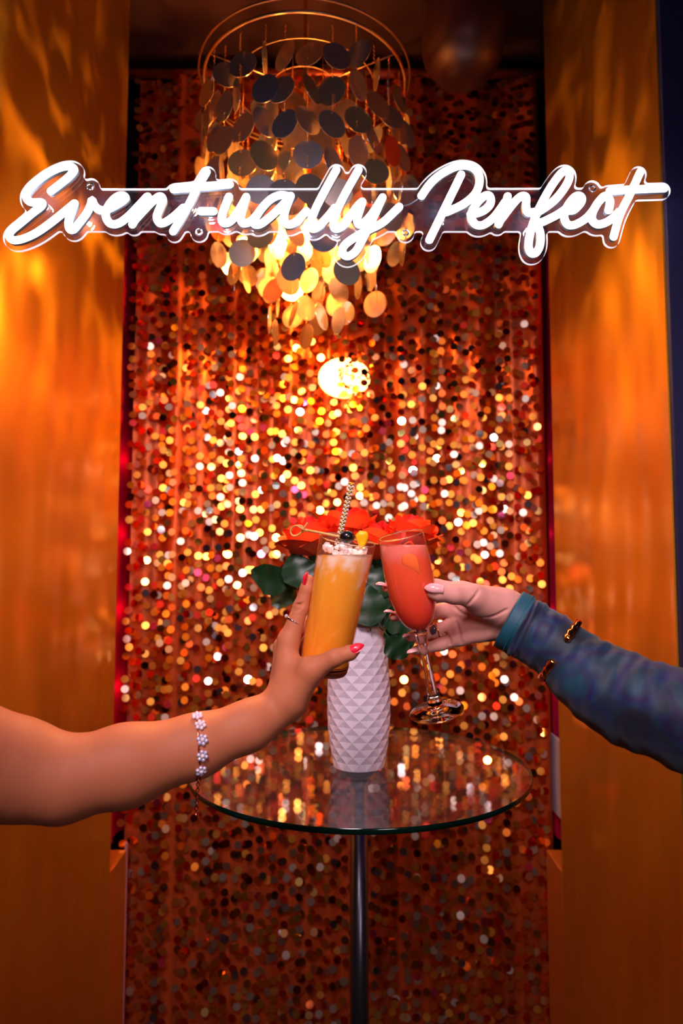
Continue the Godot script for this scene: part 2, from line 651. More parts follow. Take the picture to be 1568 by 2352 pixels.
func room() -> void:
	structure("floor", boxed(Vector3(-3, -0.1, 3), Vector3(3, 0, -2.6)), M.floor)
	structure("ceiling", boxed(Vector3(-3, CEIL, 3), Vector3(3, CEIL + 0.1, -2.6)), M.maroon)
	structure("wall_back", boxed(Vector3(-3, 0, -2.45), Vector3(3, CEIL, -2.6)), M.maroon)
	structure("wall_front", boxed(Vector3(-3, 0, 2.9), Vector3(3, CEIL, 3)), M.room)
	structure("wall_west", boxed(Vector3(-3, 0, 2.9), Vector3(-2.9, CEIL, -2.45)), M.room)
	structure("wall_east", boxed(Vector3(2.9, 0, 2.9), Vector3(3, CEIL, -2.45)), M.room)
	# the two gold reveals of the niche, with a low plinth that runs further back
	structure("wall_left", rippled(-0.76, -0.636, -1.22, -1.98, 5), M.gold_wall)
	structure("wall_right", rippled(0.73, 0.606, -1.275, -1.98, 6), M.gold_wall)
	structure("trim_1", boxed(Vector3(-0.76, 0, -1.98), Vector3(-0.636, 0.60, -2.13)), M.gold_low)
	structure("trim_2", boxed(Vector3(0.606, 0, -1.98), Vector3(0.73, 0.60, -2.13)), M.gold_low)
	structure("trim_3", boxed(Vector3(-0.642, 0, -2.128), Vector3(-0.634, 0.62, -2.136)), M.lilac_trim)
	# partition faces either side of the niche
	structure("wall_partition_left", boxed(Vector3(-2.9, 0, -1.24), Vector3(-0.762, CEIL, -1.36)), M.navy)
	structure("wall_partition_right", boxed(Vector3(0.609, 0, -1.262), Vector3(2.9, CEIL, -1.2745), 0.001), M.navy)
	# magenta cloth that lines the gap between reveal and curtain
	for s in [-1, 1]:
		var x: float = -0.70 if s < 0 else 0.67
		var rows := []
		for i in 7:
			var y: float = 0.602 + (2.6 - 0.602) * i / 6.0
			var row := PackedVector3Array()
			for j in 9:
				row.append(Vector3(x + 0.008 * sin(j * 1.7 + i * 0.3), y, -1.99 - 0.30 * j / 8.0))
			rows.append(row)
		var st := begin()
		sheet(st, rows, false, s < 0)
		var back := []
		for r in rows:
			var q := PackedVector3Array()
			for p in r: q.append(p + Vector3(s * 0.004, 0, 0))
			back.append(q)
		sheet(st, back, false, s > 0)
		var o := put("cloth_lining", done(st), M.magenta)
		tag(o, "magenta cloth lining in the gap beside the sequin curtain's %s edge" % ("left" if s < 0 else "right"), "cloth")
	# grey board showing low in the right gap
	var gb := put("grey_board", boxed(Vector3(0.648, 0.69, -2.05), Vector3(0.656, 0.92, -2.27)), M.grey_wall)
	tag(gb, "pale grey board showing between the right end of the sequin curtain and the gold wall", "board")
	# pink strip lights tucked behind the reveals
	for s in [-1, 1]:
		var st := begin()
		var x: float = -0.668 if s < 0 else 0.642
		tube(st, PackedVector3Array([Vector3(x, 0.0, -2.225), Vector3(x, 1.9, -2.225)]), PackedFloat32Array([0.003]), 8)
		var o := put("led_strip_light", done(st), M.led)
		tag(o, "thin pink strip light behind the %s edge of the sequin curtain" % ("left" if s < 0 else "right"), "strip light")
		for k in 5:
			omni("led_glow", Vector3(x + 0.005 * s, 0.82 + 0.24 * k, -2.225), Color(1.0, 0.05, 0.30), 0.002 if s < 0 else 0.0004, 0.01)
	omni("blue_corner_glow", Vector3(1.15, 2.1, -0.75), Color(0.15, 0.2, 1.0), 0.03, 0.05)
	var st2 := begin()
	ball(st2, Vector3(1.15, 2.1, -0.75), 0.03, 12)
	var bl := put("blue_lamp_bulb", done(st2), glow(Color(0.15, 0.2, 1.0), 1.0))
	tag(bl, "small round blue lamp in front of the dark wall beyond the gold wall", "lamp")

func rippled(x_back: float, x_face: float, z0: float, z1: float, seed_: int) -> ArrayMesh:   # a wall slab whose face has shallow waves, shaped to streak the chandelier light
	var nz := noise(1.0, 1, seed_)
	var sgn := signf(x_face - x_back)
	var rows := []
	var edge := []
	for i in 161:
		var y := CEIL * i / 160.0
		var row := PackedVector3Array()
		for j in 65:
			var z := lerpf(z0, z1, j / 64.0)
			var fade := minf(1.0, minf(j, 64 - j) / 3.0)
			row.append(Vector3(x_face - sgn * 0.004 * fade * (1.0 - nz.get_noise_2d(z * 9.5, y * 2.9)), y, z))
		rows.append(row)
	var st := begin()
	sheet(st, rows, false, sgn < 0)
	st.set_smooth_group(-1)
	for z in [z0, z1]:
		var q := [Vector3(x_face, 0, z), Vector3(x_back, 0, z), Vector3(x_back, CEIL, z), Vector3(x_face, CEIL, z)]
		var mid := Vector3((x_face + x_back) / 2, CEIL / 2, (z0 + z1) / 2)
		face_out(st, q[0], q[1], q[2], mid)
		face_out(st, q[0], q[2], q[3], mid)
	var b := [Vector3(x_back, 0, z0), Vector3(x_back, 0, z1), Vector3(x_back, CEIL, z1), Vector3(x_back, CEIL, z0)]
	face_out(st, b[0], b[1], b[2], Vector3(x_face, 1, z0))
	face_out(st, b[0], b[2], b[3], Vector3(x_face, 1, z0))
	return done(st)

func fold(x: float) -> float:
	return 0.018 * sin(x * 34.0) + 0.010 * sin(x * 71.0 + 1.3)

func curtain() -> void:
	var root := thing("sequin_curtain", "shimmering gold and copper sequin curtain hanging across the back of the niche", "curtain", Vector3(0, 0, -CURTAIN))
	var rows := []
	for i in 13:
		var row := PackedVector3Array()
		for j in 131:
			var x: float = -0.66 + 1.30 * j / 130.0
			row.append(Vector3(x, 0.02 + 3.01 * i / 12.0, -0.03 + fold(x)))
		rows.append(row)
	var st := begin()
	sheet(st, rows)
	var back := []
	for r in rows:
		var q := PackedVector3Array()
		for p in r: q.append(p - Vector3(0, 0, 0.002))
		back.append(q)
	sheet(st, back, false, true)
	put("backing_cloth", done(st), M.backing, root)
	var rod := begin()
	tube(rod, PackedVector3Array([Vector3(-0.70, 3.05, -0.03), Vector3(0.70, 3.05, -0.03)]), PackedFloat32Array([0.016]), 12)
	put("curtain_rod", done(rod), M.rod, root)
	# one sequin: a thin dished disc
	var sq := begin(false)
	var R := 0.0116
	var front := circle(Vector3.ZERO, Vector3.RIGHT, Vector3.UP, R, R, 16)
	var rim := circle(Vector3(0, 0, -0.0004), Vector3.RIGHT, Vector3.UP, R, R, 16)
	fan(sq, front, Vector3(0, 0, 0.0))
	fan(sq, rim, Vector3(0, 0, -0.0004), true)
	sheet(sq, [rim, front], true)
	var disc := done(sq)
	# strands of sequins in two layers
	var tones := [Color(1.0, 0.70, 0.30), Color(1.0, 0.58, 0.22), Color(0.95, 0.45, 0.22), Color(0.92, 0.86, 0.82), Color(0.85, 0.22, 0.16), Color(0.95, 0.80, 0.50), Color(0.90, 0.30, 0.45)]
	var share := [0.27, 0.45, 0.58, 0.83, 0.91, 0.97, 1.0]
	var mirror: Array[Transform3D] = []
	var mirror_tone := PackedInt32Array()
	var satin: Array[Transform3D] = []
	var satin_tone := PackedInt32Array()
	for layer in 2:
		var n := 37
		for s in n:
			var x0: float = -0.652 + 1.284 * (s + 0.5 * layer) / n + rng.randf_range(-0.006, 0.006)
			var turn := rng.randfn(0.0, 0.10)
			var bias := rng.randfn(0.0, 0.03)
			var y: float = 3.02 - rng.randf() * 0.035
			while y > 0.03:
				var x := x0 + rng.randfn(0.0, 0.0028)
				var yaw := turn + rng.randfn(0.0, 0.11)
				var pitch := -0.12 + bias + rng.randfn(0.0, 0.10)
				var b := Basis.from_euler(Vector3(pitch, yaw, 0))
				var z := fold(x) + (0.004 if layer == 0 else -0.012) + rng.randf_range(-0.003, 0.003)
				var t := Transform3D(b, Vector3(x, y, z))
				var q := rng.randf()
				var k := 0
				while share[k] < q: k += 1
				if rng.randf() < 0.42:
					mirror.append(t); mirror_tone.append(k)
				else:
					satin.append(t); satin_tone.append(k)
				y -= 0.025 + pow(rng.randf(), 1.6) * 0.048
	var glow_spot := on_plane(790, 868, CURTAIN)
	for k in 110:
		var x: float = glow_spot.x + rng.randf_range(-0.10, 0.10)
		satin.append(Transform3D(Basis.from_euler(Vector3(rng.randfn(-0.3, 0.5), rng.randfn(0.0, 0.5), 0)).scaled(Vector3.ONE * 0.55), Vector3(x, glow_spot.y + rng.randf_range(-0.08, 0.08), fold(x) + rng.randf_range(-0.008, 0.003))))
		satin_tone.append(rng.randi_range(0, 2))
	# three hundred mirror sequins in plain view are parts of their own
	var taken := {}
	var mirror_mats := []
	for c in tones:
		mirror_mats.append(mat(c, 0.07, 1.0))
	while taken.size() < 298:
		var i := rng.randi_range(0, mirror.size() - 1)
		var o: Vector3 = mirror[i].origin
		if taken.has(i) or o.y < 0.9 or o.y > 2.3 or o.z < fold(o.x) - 0.001: continue
		taken[i] = true
		var piece := put("sequin", disc, mirror_mats[mirror_tone[i]], root)
		piece.transform = mirror[i]
	var keep: Array[Transform3D] = []
	var keep_tone := PackedInt32Array()
	for i in mirror.size():
		if not taken.has(i):
			keep.append(mirror[i]); keep_tone.append(mirror_tone[i])
	many("mirror_sequins", disc, mat(Color(1, 1, 1), 0.07, 1.0), keep, keep_tone, tones, root)
	many("satin_sequins", disc, mat(Color(1, 1, 1), 0.28, 1.0), satin, satin_tone, tones.map(func(c): return Color(c.r * 0.9, c.g * 0.86, c.b * 0.8)), root)

func glow_behind_sequins() -> void:  # glowing disc added for the bright patch among the sequins
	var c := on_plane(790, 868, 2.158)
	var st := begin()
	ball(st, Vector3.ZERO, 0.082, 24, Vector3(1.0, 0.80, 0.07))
	var o := put("added_glow_disc", done(st), glow(Color(1.0, 0.76, 0.44), 6.0))
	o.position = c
	tag(o, "round glowing disc added between the sequins for the bright patch below the chandelier", "lamp")
	omni("added_glow_light", c + Vector3(0, 0, 0.02), Color(1.0, 0.62, 0.26), 0.022, 0.03)

func many(called: String, mesh: Mesh, m: StandardMaterial3D, where: Array[Transform3D], tone: PackedInt32Array, tones: Array, parent: Node) -> void:
	m.vertex_color_use_as_albedo = true
	var mm := MultiMesh.new()
	mm.transform_format = MultiMesh.TRANSFORM_3D
	mm.use_colors = true
	mm.mesh = mesh
	mm.instance_count = where.size()
	for i in where.size():
		mm.set_instance_transform(i, where[i])
		mm.set_instance_color(i, tones[tone[i]].srgb_to_linear())
	var o := MultiMeshInstance3D.new()
	o.name = called
	o.multimesh = mm
	o.material_override = m
	parent.add_child(o, true)
	o.set_meta("kind", "stuff")

func chandelier() -> void:
	var C := Vector3(-0.092, 0, -1.68)
	var root := thing("disc_chandelier", "round hanging chandelier of strung metallic discs glowing orange from inside", "chandelier", Vector3(C.x, 2.64, C.z))
	var st := begin()
	for k in [[0.252, 0.0, 0.0036], [0.264, 0.022, 0.0024], [0.175, 0.0, 0.0012], [0.085, 0.0, 0.0012]]:
		var pts := circle(Vector3(0, k[1], 0), Vector3.RIGHT, Vector3.FORWARD, k[0], k[0], 64)
		tube(st, pts, PackedFloat32Array([k[2]]), 8, false, true)
	for k in 3:
		var d := Vector3(cos(TAU * (k + 0.25) / 3), 0, sin(TAU * (k + 0.25) / 3))
		tube(st, PackedVector3Array([d * 0.01, d * 0.252]), PackedFloat32Array([0.0016]), 6)
	put("ring_frame", done(st), M.ring, root)
	var rod := begin()
	tube(rod, PackedVector3Array([Vector3(0, -0.24, 0), Vector3(0, 0.46, 0)]), PackedFloat32Array([0.005]), 8)
	put("ceiling_rod", done(rod), M.brass, root)
	var can := lathed(PackedVector2Array([Vector2(0.001, 0.445), Vector2(0.055, 0.446), Vector2(0.06, 0.455), Vector2(0.06, 0.479), Vector2(0.001, 0.479)]), 24)
	put("ceiling_rose", can, M.brass, root)
	# lamp
	put("lamp_socket", lathed(PackedVector2Array([Vector2(0.001, -0.32), Vector2(0.018, -0.32), Vector2(0.02, -0.25), Vector2(0.012, -0.23), Vector2(0.001, -0.23)]), 16), M.brass, root)
	for k in 3:
		var c := Vector3(cos(TAU * k / 3 + 0.5) * 0.052, -0.35, sin(TAU * k / 3 + 0.5) * 0.052)
		var arm := begin()
		tube(arm, PackedVector3Array([Vector3(0, -0.305, 0), c * Vector3(0.8, 0, 0.8) + Vector3(0, -0.295, 0), c + Vector3(0, 0.03, 0)]), PackedFloat32Array([0.006]), 8)
		put("lamp_arm", done(arm), M.brass, root)
		var bulb := begin()
		ball(bulb, c + Vector3(0, -0.01, 0), 0.030, 16, Vector3(1, 1.35, 1))
		put("light_bulb", done(bulb), M.bulb, root)
		omni("bulb_light", c + Vector3(0, -0.01, 0), Color(1.0, 0.66, 0.28), 0.66, 0.012, root)
	# discs
	var R := 0.0325
	var ds := begin(false)
	var f := circle(Vector3(0, 0, 0.0004), Vector3.RIGHT, Vector3.UP, R, R, 28)
	var b := circle(Vector3(0, 0, -0.0004), Vector3.RIGHT, Vector3.UP, R, R, 28)
	fan(ds, f, Vector3(0, 0, 0.0004))
	fan(ds, b, Vector3(0, 0, -0.0004), true)
	sheet(ds, [b, f], true)
	var disc := done(ds)
	var links := begin()
	for k in 9:                                         # a short run of twisted wire between two discs
		var p := PackedVector3Array()
		for q in 5:
			var a := PI * q / 4.0 + (k % 2) * PI / 2
			p.append(Vector3(cos(a) * 0.0016, -0.0012 * q - 0.0048 * k, sin(a) * 0.0016))
		tube(links, p, PackedFloat32Array([0.0007]), 5)
	var link := done(links)
	for whorl in [[0.252, 30, 5, 0], [0.175, 16, 6, 1], [0.085, 7, 7, 1]]:
		for s in whorl[1]:
			var a: float = TAU * (s + rng.randf_range(-0.12, 0.12)) / whorl[1] + (0.14 if whorl[0] < 0.2 else 0.0)
			var p: Vector3 = Vector3(cos(a), 0, sin(a)) * whorl[0]
			var y: float = -0.004 - rng.randf() * 0.03 - 0.072 * whorl[3]
			if whorl[3]:
				var lead := begin()
				tube(lead, PackedVector3Array([p, p + Vector3(0, y, 0)]), PackedFloat32Array([0.0008]), 5)
				put("lead_wire", done(lead), M.brass, root)
			var wire := Node3D.new()
			wire.name = "strand"
			root.add_child(wire, true)
			wire.position = p
			for d in whorl[2]:
				if d == whorl[2] - 1 and rng.randf() < 0.3: continue
				var w := put("link_wire", link, M.brass, wire)
				w.position = Vector3(0, y + 0.006, 0)
				w.rotation.y = rng.randf() * TAU
				var o := put("disc", disc, M.disc[5 if rng.randf() < 0.06 else rng.randi_range(0, 4)], wire)
				var yaw: float = PI / 2 - a + rng.randfn(0.0, 0.55)
				o.transform = Transform3D(Basis.from_euler(Vector3(rng.randfn(-0.04, 0.09), yaw, rng.randfn(0.0, 0.04))), Vector3(rng.randfn(0, 0.004), y - 0.034 - R * 0.95, rng.randfn(0, 0.004)))
				y -= 0.064 + 0.012 + rng.randf_range(-0.004, 0.004)
			if whorl[0] < 0.2: continue

func pendant() -> void:
	var c := Vector3(0.352, 0, -1.92)
	var prof := PackedVector2Array()
	for i in 13:
		var a := PI / 2 * i / 12.0
		prof.append(Vector2(maxf(0.001, sin(a) * 0.118), 2.825 + 0.12 * (1.0 - cos(a))))
	prof.append(Vector2(0.12, CEIL - 0.01))
	prof.append(Vector2(0.105, CEIL - 0.002))
	prof.append(Vector2(0.001, CEIL - 0.002))
	var root := thing("pendant_shade", "dark glossy plum rounded pendant hanging above the curtain beside the chandelier", "pendant", c)
	put("shade", lathed(prof, 40), M.plum, root)

# ---------------------------------------------------------------- the sign
const SIGN := 1.235

func strokes() -> Array:
	# every entry: the character and the centre lines of its strokes, in units of the lettering's own drawing
	var crop := [
		[0.0, {"E": [[460, 388, 560, 312, 640, 240, 668, 195, 632, 166, 545, 176, 425, 234, 312, 318, 245, 395, 240, 455, 285, 490, 372, 490, 375, 522, 300, 582, 182, 680, 100, 750, 84, 800, 130, 832, 220, 815, 340, 758, 480, 658, 600, 560, 672, 500]],
			"v": [[672, 500, 650, 560, 620, 650, 622, 722, 660, 738, 712, 680, 780, 590, 818, 510, 828, 468, 845, 510, 880, 548, 920, 562]],
			"e": [[905, 560, 965, 556, 1070, 500, 1130, 452, 1098, 426, 1036, 452, 972, 530, 952, 612, 990, 678, 1060, 684, 1150, 622, 1250, 520, 1322, 442]],
			"n": [[1330, 438, 1265, 560, 1192, 690], [1215, 650, 1340, 515, 1430, 438, 1464, 462, 1440, 540, 1412, 620, 1440, 678, 1500, 664, 1580, 605, 1650, 540]]}],
		[1176.0, {"t": [[684, 216, 600, 360, 530, 500, 450, 640, 382, 752], [385, 372, 600, 350, 892, 328]],
			"-": [[632, 570, 745, 570]],
			"u": [[885, 440, 832, 575, 820, 650, 852, 680, 912, 648, 982, 548, 1040, 442], [1040, 442, 1002, 560, 990, 640, 1022, 680, 1085, 658, 1130, 610]],
			"a": [[1436, 440, 1350, 424, 1255, 466, 1160, 570, 1108, 672, 1160, 690, 1260, 618, 1370, 512, 1440, 432], [1440, 432, 1392, 560, 1382, 642, 1416, 690, 1488, 664, 1580, 570]]}],
		[2352.0, {"l": [[675, 196, 565, 395, 482, 560, 442, 680, 462, 730, 520, 700, 600, 615, 660, 540]],
			"l ": [[874, 196, 765, 390, 682, 560, 650, 680, 672, 730, 732, 698, 802, 608, 868, 520, 908, 484]],
			"y": [[908, 490, 885, 560, 862, 640, 884, 690, 940, 660, 1012, 570, 1090, 446], [1090, 446, 1002, 640, 912, 820, 850, 930, 780, 976, 732, 950, 738, 892, 802, 832, 922, 760, 1080, 680, 1178, 592, 1240, 530]]}],
		[3528.0, {"P": [[622, 240, 505, 480, 422, 650, 336, 828], [264, 430, 350, 312, 462, 222, 600, 162, 718, 172, 782, 242, 782, 340, 732, 430, 630, 512, 490, 578]],
			"e ": [[760, 590, 830, 560, 886, 500, 880, 436, 836, 430, 775, 482, 726, 560, 716, 630, 752, 690, 822, 692, 920, 620, 1015, 490]],
			"r": [[1040, 436, 1010, 560, 958, 688], [990, 630, 1090, 500, 1160, 436, 1206, 444, 1206, 520, 1222, 578, 1282, 576]]}],
		[4578.6, {"f": [[216, 590, 290, 560, 420, 460, 520, 330, 548, 240, 520, 202, 468, 230, 392, 330, 310, 470, 240, 620, 196, 760, 178, 880, 200, 948, 248, 940, 282, 870, 284, 770, 262, 690, 320, 660, 420, 610, 505, 555]],
			"e  ": [[505, 560, 580, 560, 650, 490, 650, 440, 600, 436, 530, 520, 498, 620, 530, 690, 600, 690, 700, 630, 772, 545]],
			"c": [[898, 560, 910, 480, 868, 430, 805, 490, 755, 580, 750, 650, 800, 690, 882, 668, 972, 606]],
			"t ": [[1184, 216, 1090, 420, 1002, 600, 944, 800], [908, 388, 1100, 374, 1400, 364]]}],
	]
	var out := []
	for part in crop:
		for key in part[1]:
			var lines := []
			for l in part[1][key]:
				var p := PackedVector2Array()
				for i in range(0, l.size(), 2):
					p.append(Vector2((l[i] + part[0]) / 3.92, 340.0 + l[i + 1] / 3.92))
				lines.append(smooth_path(p))
			out.append([key.strip_edges(), lines])
	return out

func neon_line(st: SurfaceTool, housing: SurfaceTool, line: PackedVector2Array, r: float, depth: float) -> void:
	var pts := PackedVector3Array()
	for p in line: pts.append(on_plane(p.x, p.y, SIGN) - Vector3(0, 0, -SIGN))
	var last := pts.size() - 1
	var rows := []
	var walls := []
	var steps := []
	for q in 5: steps.append([0, -cos(PI / 2 * q / 4.0), sin(PI / 2 * q / 4.0)])
	for i in range(1, last): steps.append([i, 0.0, 1.0])
	for q in 5: steps.append([last, sin(PI / 2 * q / 4.0), cos(PI / 2 * q / 4.0)])
	for s in steps:
		var i: int = s[0]
		var t := (pts[mini(i + 1, last)] - pts[maxi(i - 1, 0)]).normalized()
		var n := Vector3(-t.y, t.x, 0)
		var c: Vector3 = pts[i] + t * (s[1] * r)
		var row := PackedVector3Array()
		for q in 9:
			var a := PI * q / 8.0
			row.append(c + n * (cos(a) * r * s[2]) + Vector3(0, 0, sin(a) * r * 0.8 * maxf(s[2], 0.02)))
		rows.append(row)
		walls.append(PackedVector3Array([c + n * r * 0.98 * s[2] + Vector3(0, 0, -depth), c + n * r * 0.98 * s[2], c - n * r * 0.98 * s[2], c - n * r * 0.98 * s[2] + Vector3(0, 0, -depth)]))
	sheet(st, rows, false, true)
	sheet(housing, walls, false, true)

func neon_sign() -> void:
	var root := thing("neon_sign", "glowing white script neon sign on clear acrylic reading Event-ually Perfect", "neon sign", Vector3(0, 0, -SIGN))
	var all := strokes()
	var hull: Array[PackedVector2Array] = []
	var band := PackedVector2Array([Vector2(95, 428), Vector2(1440, 426), Vector2(1405, 526), Vector2(80, 526)])
	hull.append(band)
	var holes := [Vector2(205, 424), Vector2(455, 530), Vector2(932, 531), Vector2(1363, 429)]
	for h in holes:
		var c := PackedVector2Array()
		for k in 24: c.append(h + Vector2(cos(TAU * k / 24), sin(TAU * k / 24)) * 20.0)
		hull.append(c)
	var R := 0.0071
	var PX := F / SIGN                          # pixels to a metre there, nearly
	for letter in all:
		var st := begin()
		var hs := begin()
		for line in letter[1]:
			neon_line(st, hs, line, R, 0.008)
			for o in Geometry2D.offset_polyline(line, 19.0, Geometry2D.JOIN_ROUND, Geometry2D.END_ROUND): hull.append(o)
		var part := put("neon_letter", done(st), M.tube, root)
		put("letter_housing", done(hs), M.housing, part)
		var mid: Vector2 = letter[1][0][letter[1][0].size() / 2]
		omni("letter_light", on_plane(mid.x, mid.y, SIGN) - Vector3(0, 0, -SIGN) + Vector3(0, 0, 0.0005), Color(0.96, 0.97, 1.0), 0.022, 0.0055, root)
	# union of the pieces
	var merged: PackedVector2Array = hull[0]
	var left := hull.slice(1)
	var changed := true
	while changed:
		changed = false
		var rest: Array[PackedVector2Array] = []
		for poly in left:
			var got := Geometry2D.merge_polygons(merged, poly)
			var outer := PackedVector2Array()
			var count := 0
			for g in got:
				if not Geometry2D.is_polygon_clockwise(g):
					count += 1
					if g.size() > outer.size(): outer = g
			if count == 1:
				merged = outer
				changed = true
			else:
				rest.append(poly)
		left = rest
	for d in [7.0, -7.0]:
		var got := Geometry2D.offset_polygon(merged, d, Geometry2D.JOIN_ROUND)
		var best := PackedVector2Array()
		for g in got:
			if not Geometry2D.is_polygon_clockwise(g) and g.size() > best.size(): best = g
		merged = best
	var thin := PackedVector2Array()
	for p in merged:
		if thin.is_empty() or thin[thin.size() - 1].distance_to(p) > 2.0: thin.append(p)
	if thin[0].distance_to(thin[thin.size() - 1]) < 2.0: thin.remove_at(thin.size() - 1)
	var back_z := -0.008
	var thick := 0.006
	var front := PackedVector3Array()
	var rear := PackedVector3Array()
	for p in thin:
		var q := on_plane(p.x, p.y, SIGN) - Vector3(0, 0, -SIGN)
		front.append(Vector3(q.x, q.y, back_z))
		rear.append(Vector3(q.x, q.y, back_z - thick))
	var ids := Geometry2D.triangulate_polygon(thin)
	var face := begin(false)
	for i in range(0, ids.size(), 3):
		face_out(face, front[ids[i]], front[ids[i + 1]], front[ids[i + 2]], front[ids[i]] - Vector3(0, 0, 1))
		face_out(face, rear[ids[i]], rear[ids[i + 1]], rear[ids[i + 2]], rear[ids[i]] + Vector3(0, 0, 1))
	put("acrylic_panel", done(face), M.acrylic, root)
	var edge := begin()
	sheet(edge, [rear, front], true, true)
	put("panel_edge", done(edge), M.acrylic_edge, root)
	for h in holes:
		var st := begin()
		var c := on_plane(h.x, h.y, SIGN) - Vector3(0, 0, -SIGN) + Vector3(0, 0, -0.006)
		tube(st, circle(c, Vector3.RIGHT, Vector3.UP, 0.0052, 0.0052, 20), PackedFloat32Array([0.0021]), 8, false, true)
		put("eyelet", done(st), M.steel, root)
	for k in [0, 3]:
		var h: Vector2 = holes[k]
		var c := on_plane(h.x, h.y, SIGN) - Vector3(0, 0, -SIGN) + Vector3(0, 0.004, -0.007)
		var st := begin()
		tube(st, PackedVector3Array([c, Vector3(c.x, CEIL, c.z)]), PackedFloat32Array([0.0001]), 5)
		put("hanging_filament", done(st), pane(Color(0.9, 0.9, 0.9), 0.02), root)
	var wire := begin()
	var wp := []
	for p in [Vector2(2352 + 1255, 528), Vector2(2352 + 1330, 505), Vector2(2352 + 1390, 470), Vector2(2352 + 1420, 440)]:
		wp.append(on_plane(p.x / 3.92, 340 + p.y / 3.92, SIGN) - Vector3(0, 0, -SIGN))
	tube(wire, path3(wp), PackedFloat32Array([0.0012]), 6)
	put("lead_wire", done(wire), M.housing, root)

# ---------------------------------------------------------------- table, vase, roses
const TABLE := Vector3(0.033, 1.067, -1.35)

func table() -> void:
	var root := thing("bistro_table", "tall round glass-topped table on a dark steel pole in the niche", "table", Vector3(TABLE.x, 0, TABLE.z))
	var r := 0.318
	var y0 := TABLE.y - 0.009
	var st := begin(false)
	fan(st, circle(Vector3(0, TABLE.y, 0), Vector3.RIGHT, Vector3.FORWARD, r - 0.0012, r - 0.0012, 96), Vector3(0, TABLE.y, 0))
	fan(st, circle(Vector3(0, y0, 0), Vector3.RIGHT, Vector3.FORWARD, r - 0.0012, r - 0.0012, 96), Vector3(0, y0, 0), true)
	var top := put("table_top", done(st), M.table_glass, root)
	put("glass_edge", lathed(PackedVector2Array([Vector2(r - 0.0012, y0), Vector2(r, y0 + 0.0015), Vector2(r, TABLE.y - 0.0015), Vector2(r - 0.0012, TABLE.y)]), 96), M.table_edge, top)
	put("pole", lathed(PackedVector2Array([Vector2(0.001, 0.02), Vector2(0.0172, 0.02), Vector2(0.0172, y0 - 0.012), Vector2(0.001, y0 - 0.012)]), 32), M.dark_steel, root)
	put("top_flange", lathed(PackedVector2Array([Vector2(0.001, y0 - 0.012), Vector2(0.022, y0 - 0.012), Vector2(0.03, y0 - 0.004), Vector2(0.03, y0 - 0.0005), Vector2(0.001, y0 - 0.0005)]), 32), M.dark_steel, root)
	put("base_plate", lathed(PackedVector2Array([Vector2(0.001, 0.0), Vector2(0.24, 0.0), Vector2(0.243, 0.004), Vector2(0.243, 0.012), Vector2(0.23, 0.018), Vector2(0.03, 0.026), Vector2(0.019, 0.04), Vector2(0.001, 0.04)]), 48), M.dark_steel, root)

func vase_radius(y: float) -> float:
	var s := clampf(y / 0.268, 0.0, 1.0)
	var keys := [0.0485, 0.0555, 0.0598, 0.0608, 0.0598, 0.057, 0.0532, 0.0505]
	var f := s * 7.0
	var i := mini(int(f), 6)
	return lerpf(keys[i], keys[i + 1], smoothstep(0.0, 1.0, f - i) * 0.3 + (f - i) * 0.7)

func vase_and_roses() -> void:
	var v := thing("faceted_vase", "white ceramic vase with raised diamond facets standing on the glass table", "vase", TABLE)
	var st := begin(false)
	var N := 26                        # half-diamonds round the vase
	var rows := 20
	var H := 0.268
	var pos := func(i: int, j: int, out: float) -> Vector3:
		var y := clampf(H * j / rows, 0.0, H)
		var r := vase_radius(y) + out
		return Vector3(sin(TAU * i / N) * r, y, cos(TAU * i / N) * r)
	for j in range(0, rows + 1):
		for i in N:
			if (i + j) % 2: continue
			var c: Vector3 = pos.call(i, j, -0.0030 * (1.0 - smoothstep(0.78, 0.95, float(j) / rows)))
			var l: Vector3 = pos.call(i - 1, j, 0.0)
			var rr: Vector3 = pos.call(i + 1, j, 0.0)
			var u: Vector3 = pos.call(i, j + 1, 0.0)
			var d: Vector3 = pos.call(i, j - 1, 0.0)
			if j == rows or j == 0: c = pos.call(i, j, -0.0004)
			if j < rows:
				tri(st, c, rr, u); tri(st, c, u, l)
			if j > 0:
				tri(st, c, l, d); tri(st, c, d, rr)
	var rim := PackedVector3Array()
	var low := PackedVector3Array()
	for i in N:
		rim.append(pos.call(i, rows, 0.0))
		low.append(pos.call(i, 0, 0.0))
	var lip := []
	for k in [[0.0, 0.0], [-0.0008, 0.003], [-0.0035, 0.003], [-0.0045, 0.0], [-0.0045, -0.2]]:
		var q := PackedVector3Array()
		for i in N:
			var r: float = vase_radius(H) + k[0]
			q.append(Vector3(sin(TAU * i / N) * r, H + k[1], cos(TAU * i / N) * r))
		lip.append(q)
	sheet(st, lip, true)
	fan(st, lip[4], Vector3(0, H - 0.2, 0))
	fan(st, low, Vector3.ZERO, true)
	put("body", done(st), M.ceramic, v)
	# roses
	var mouth := TABLE + Vector3(0, 0.25, 0)
	var where := [[715, 1222, 1.33, 0.050, "orange-red rose at the left end of the bunch, behind the bamboo pick"], [800, 1203, 1.38, 0.056, "tallest orange-red rose in the middle of the bunch, behind the straw"],
		[868, 1232, 1.31, 0.048, "orange rose in front of the bunch, between the two glasses"], [943, 1213, 1.37, 0.048, "orange-red rose at the right end of the bunch, behind the champagne flute"]]
	for k in 4:
		var w = where[k]
		rose(at(w[0], w[1] + 12, w[2]), mouth + Vector3(-0.02 + 0.013 * k, -0.1, 0.01 * (k % 2)), w[3], w[4], k)

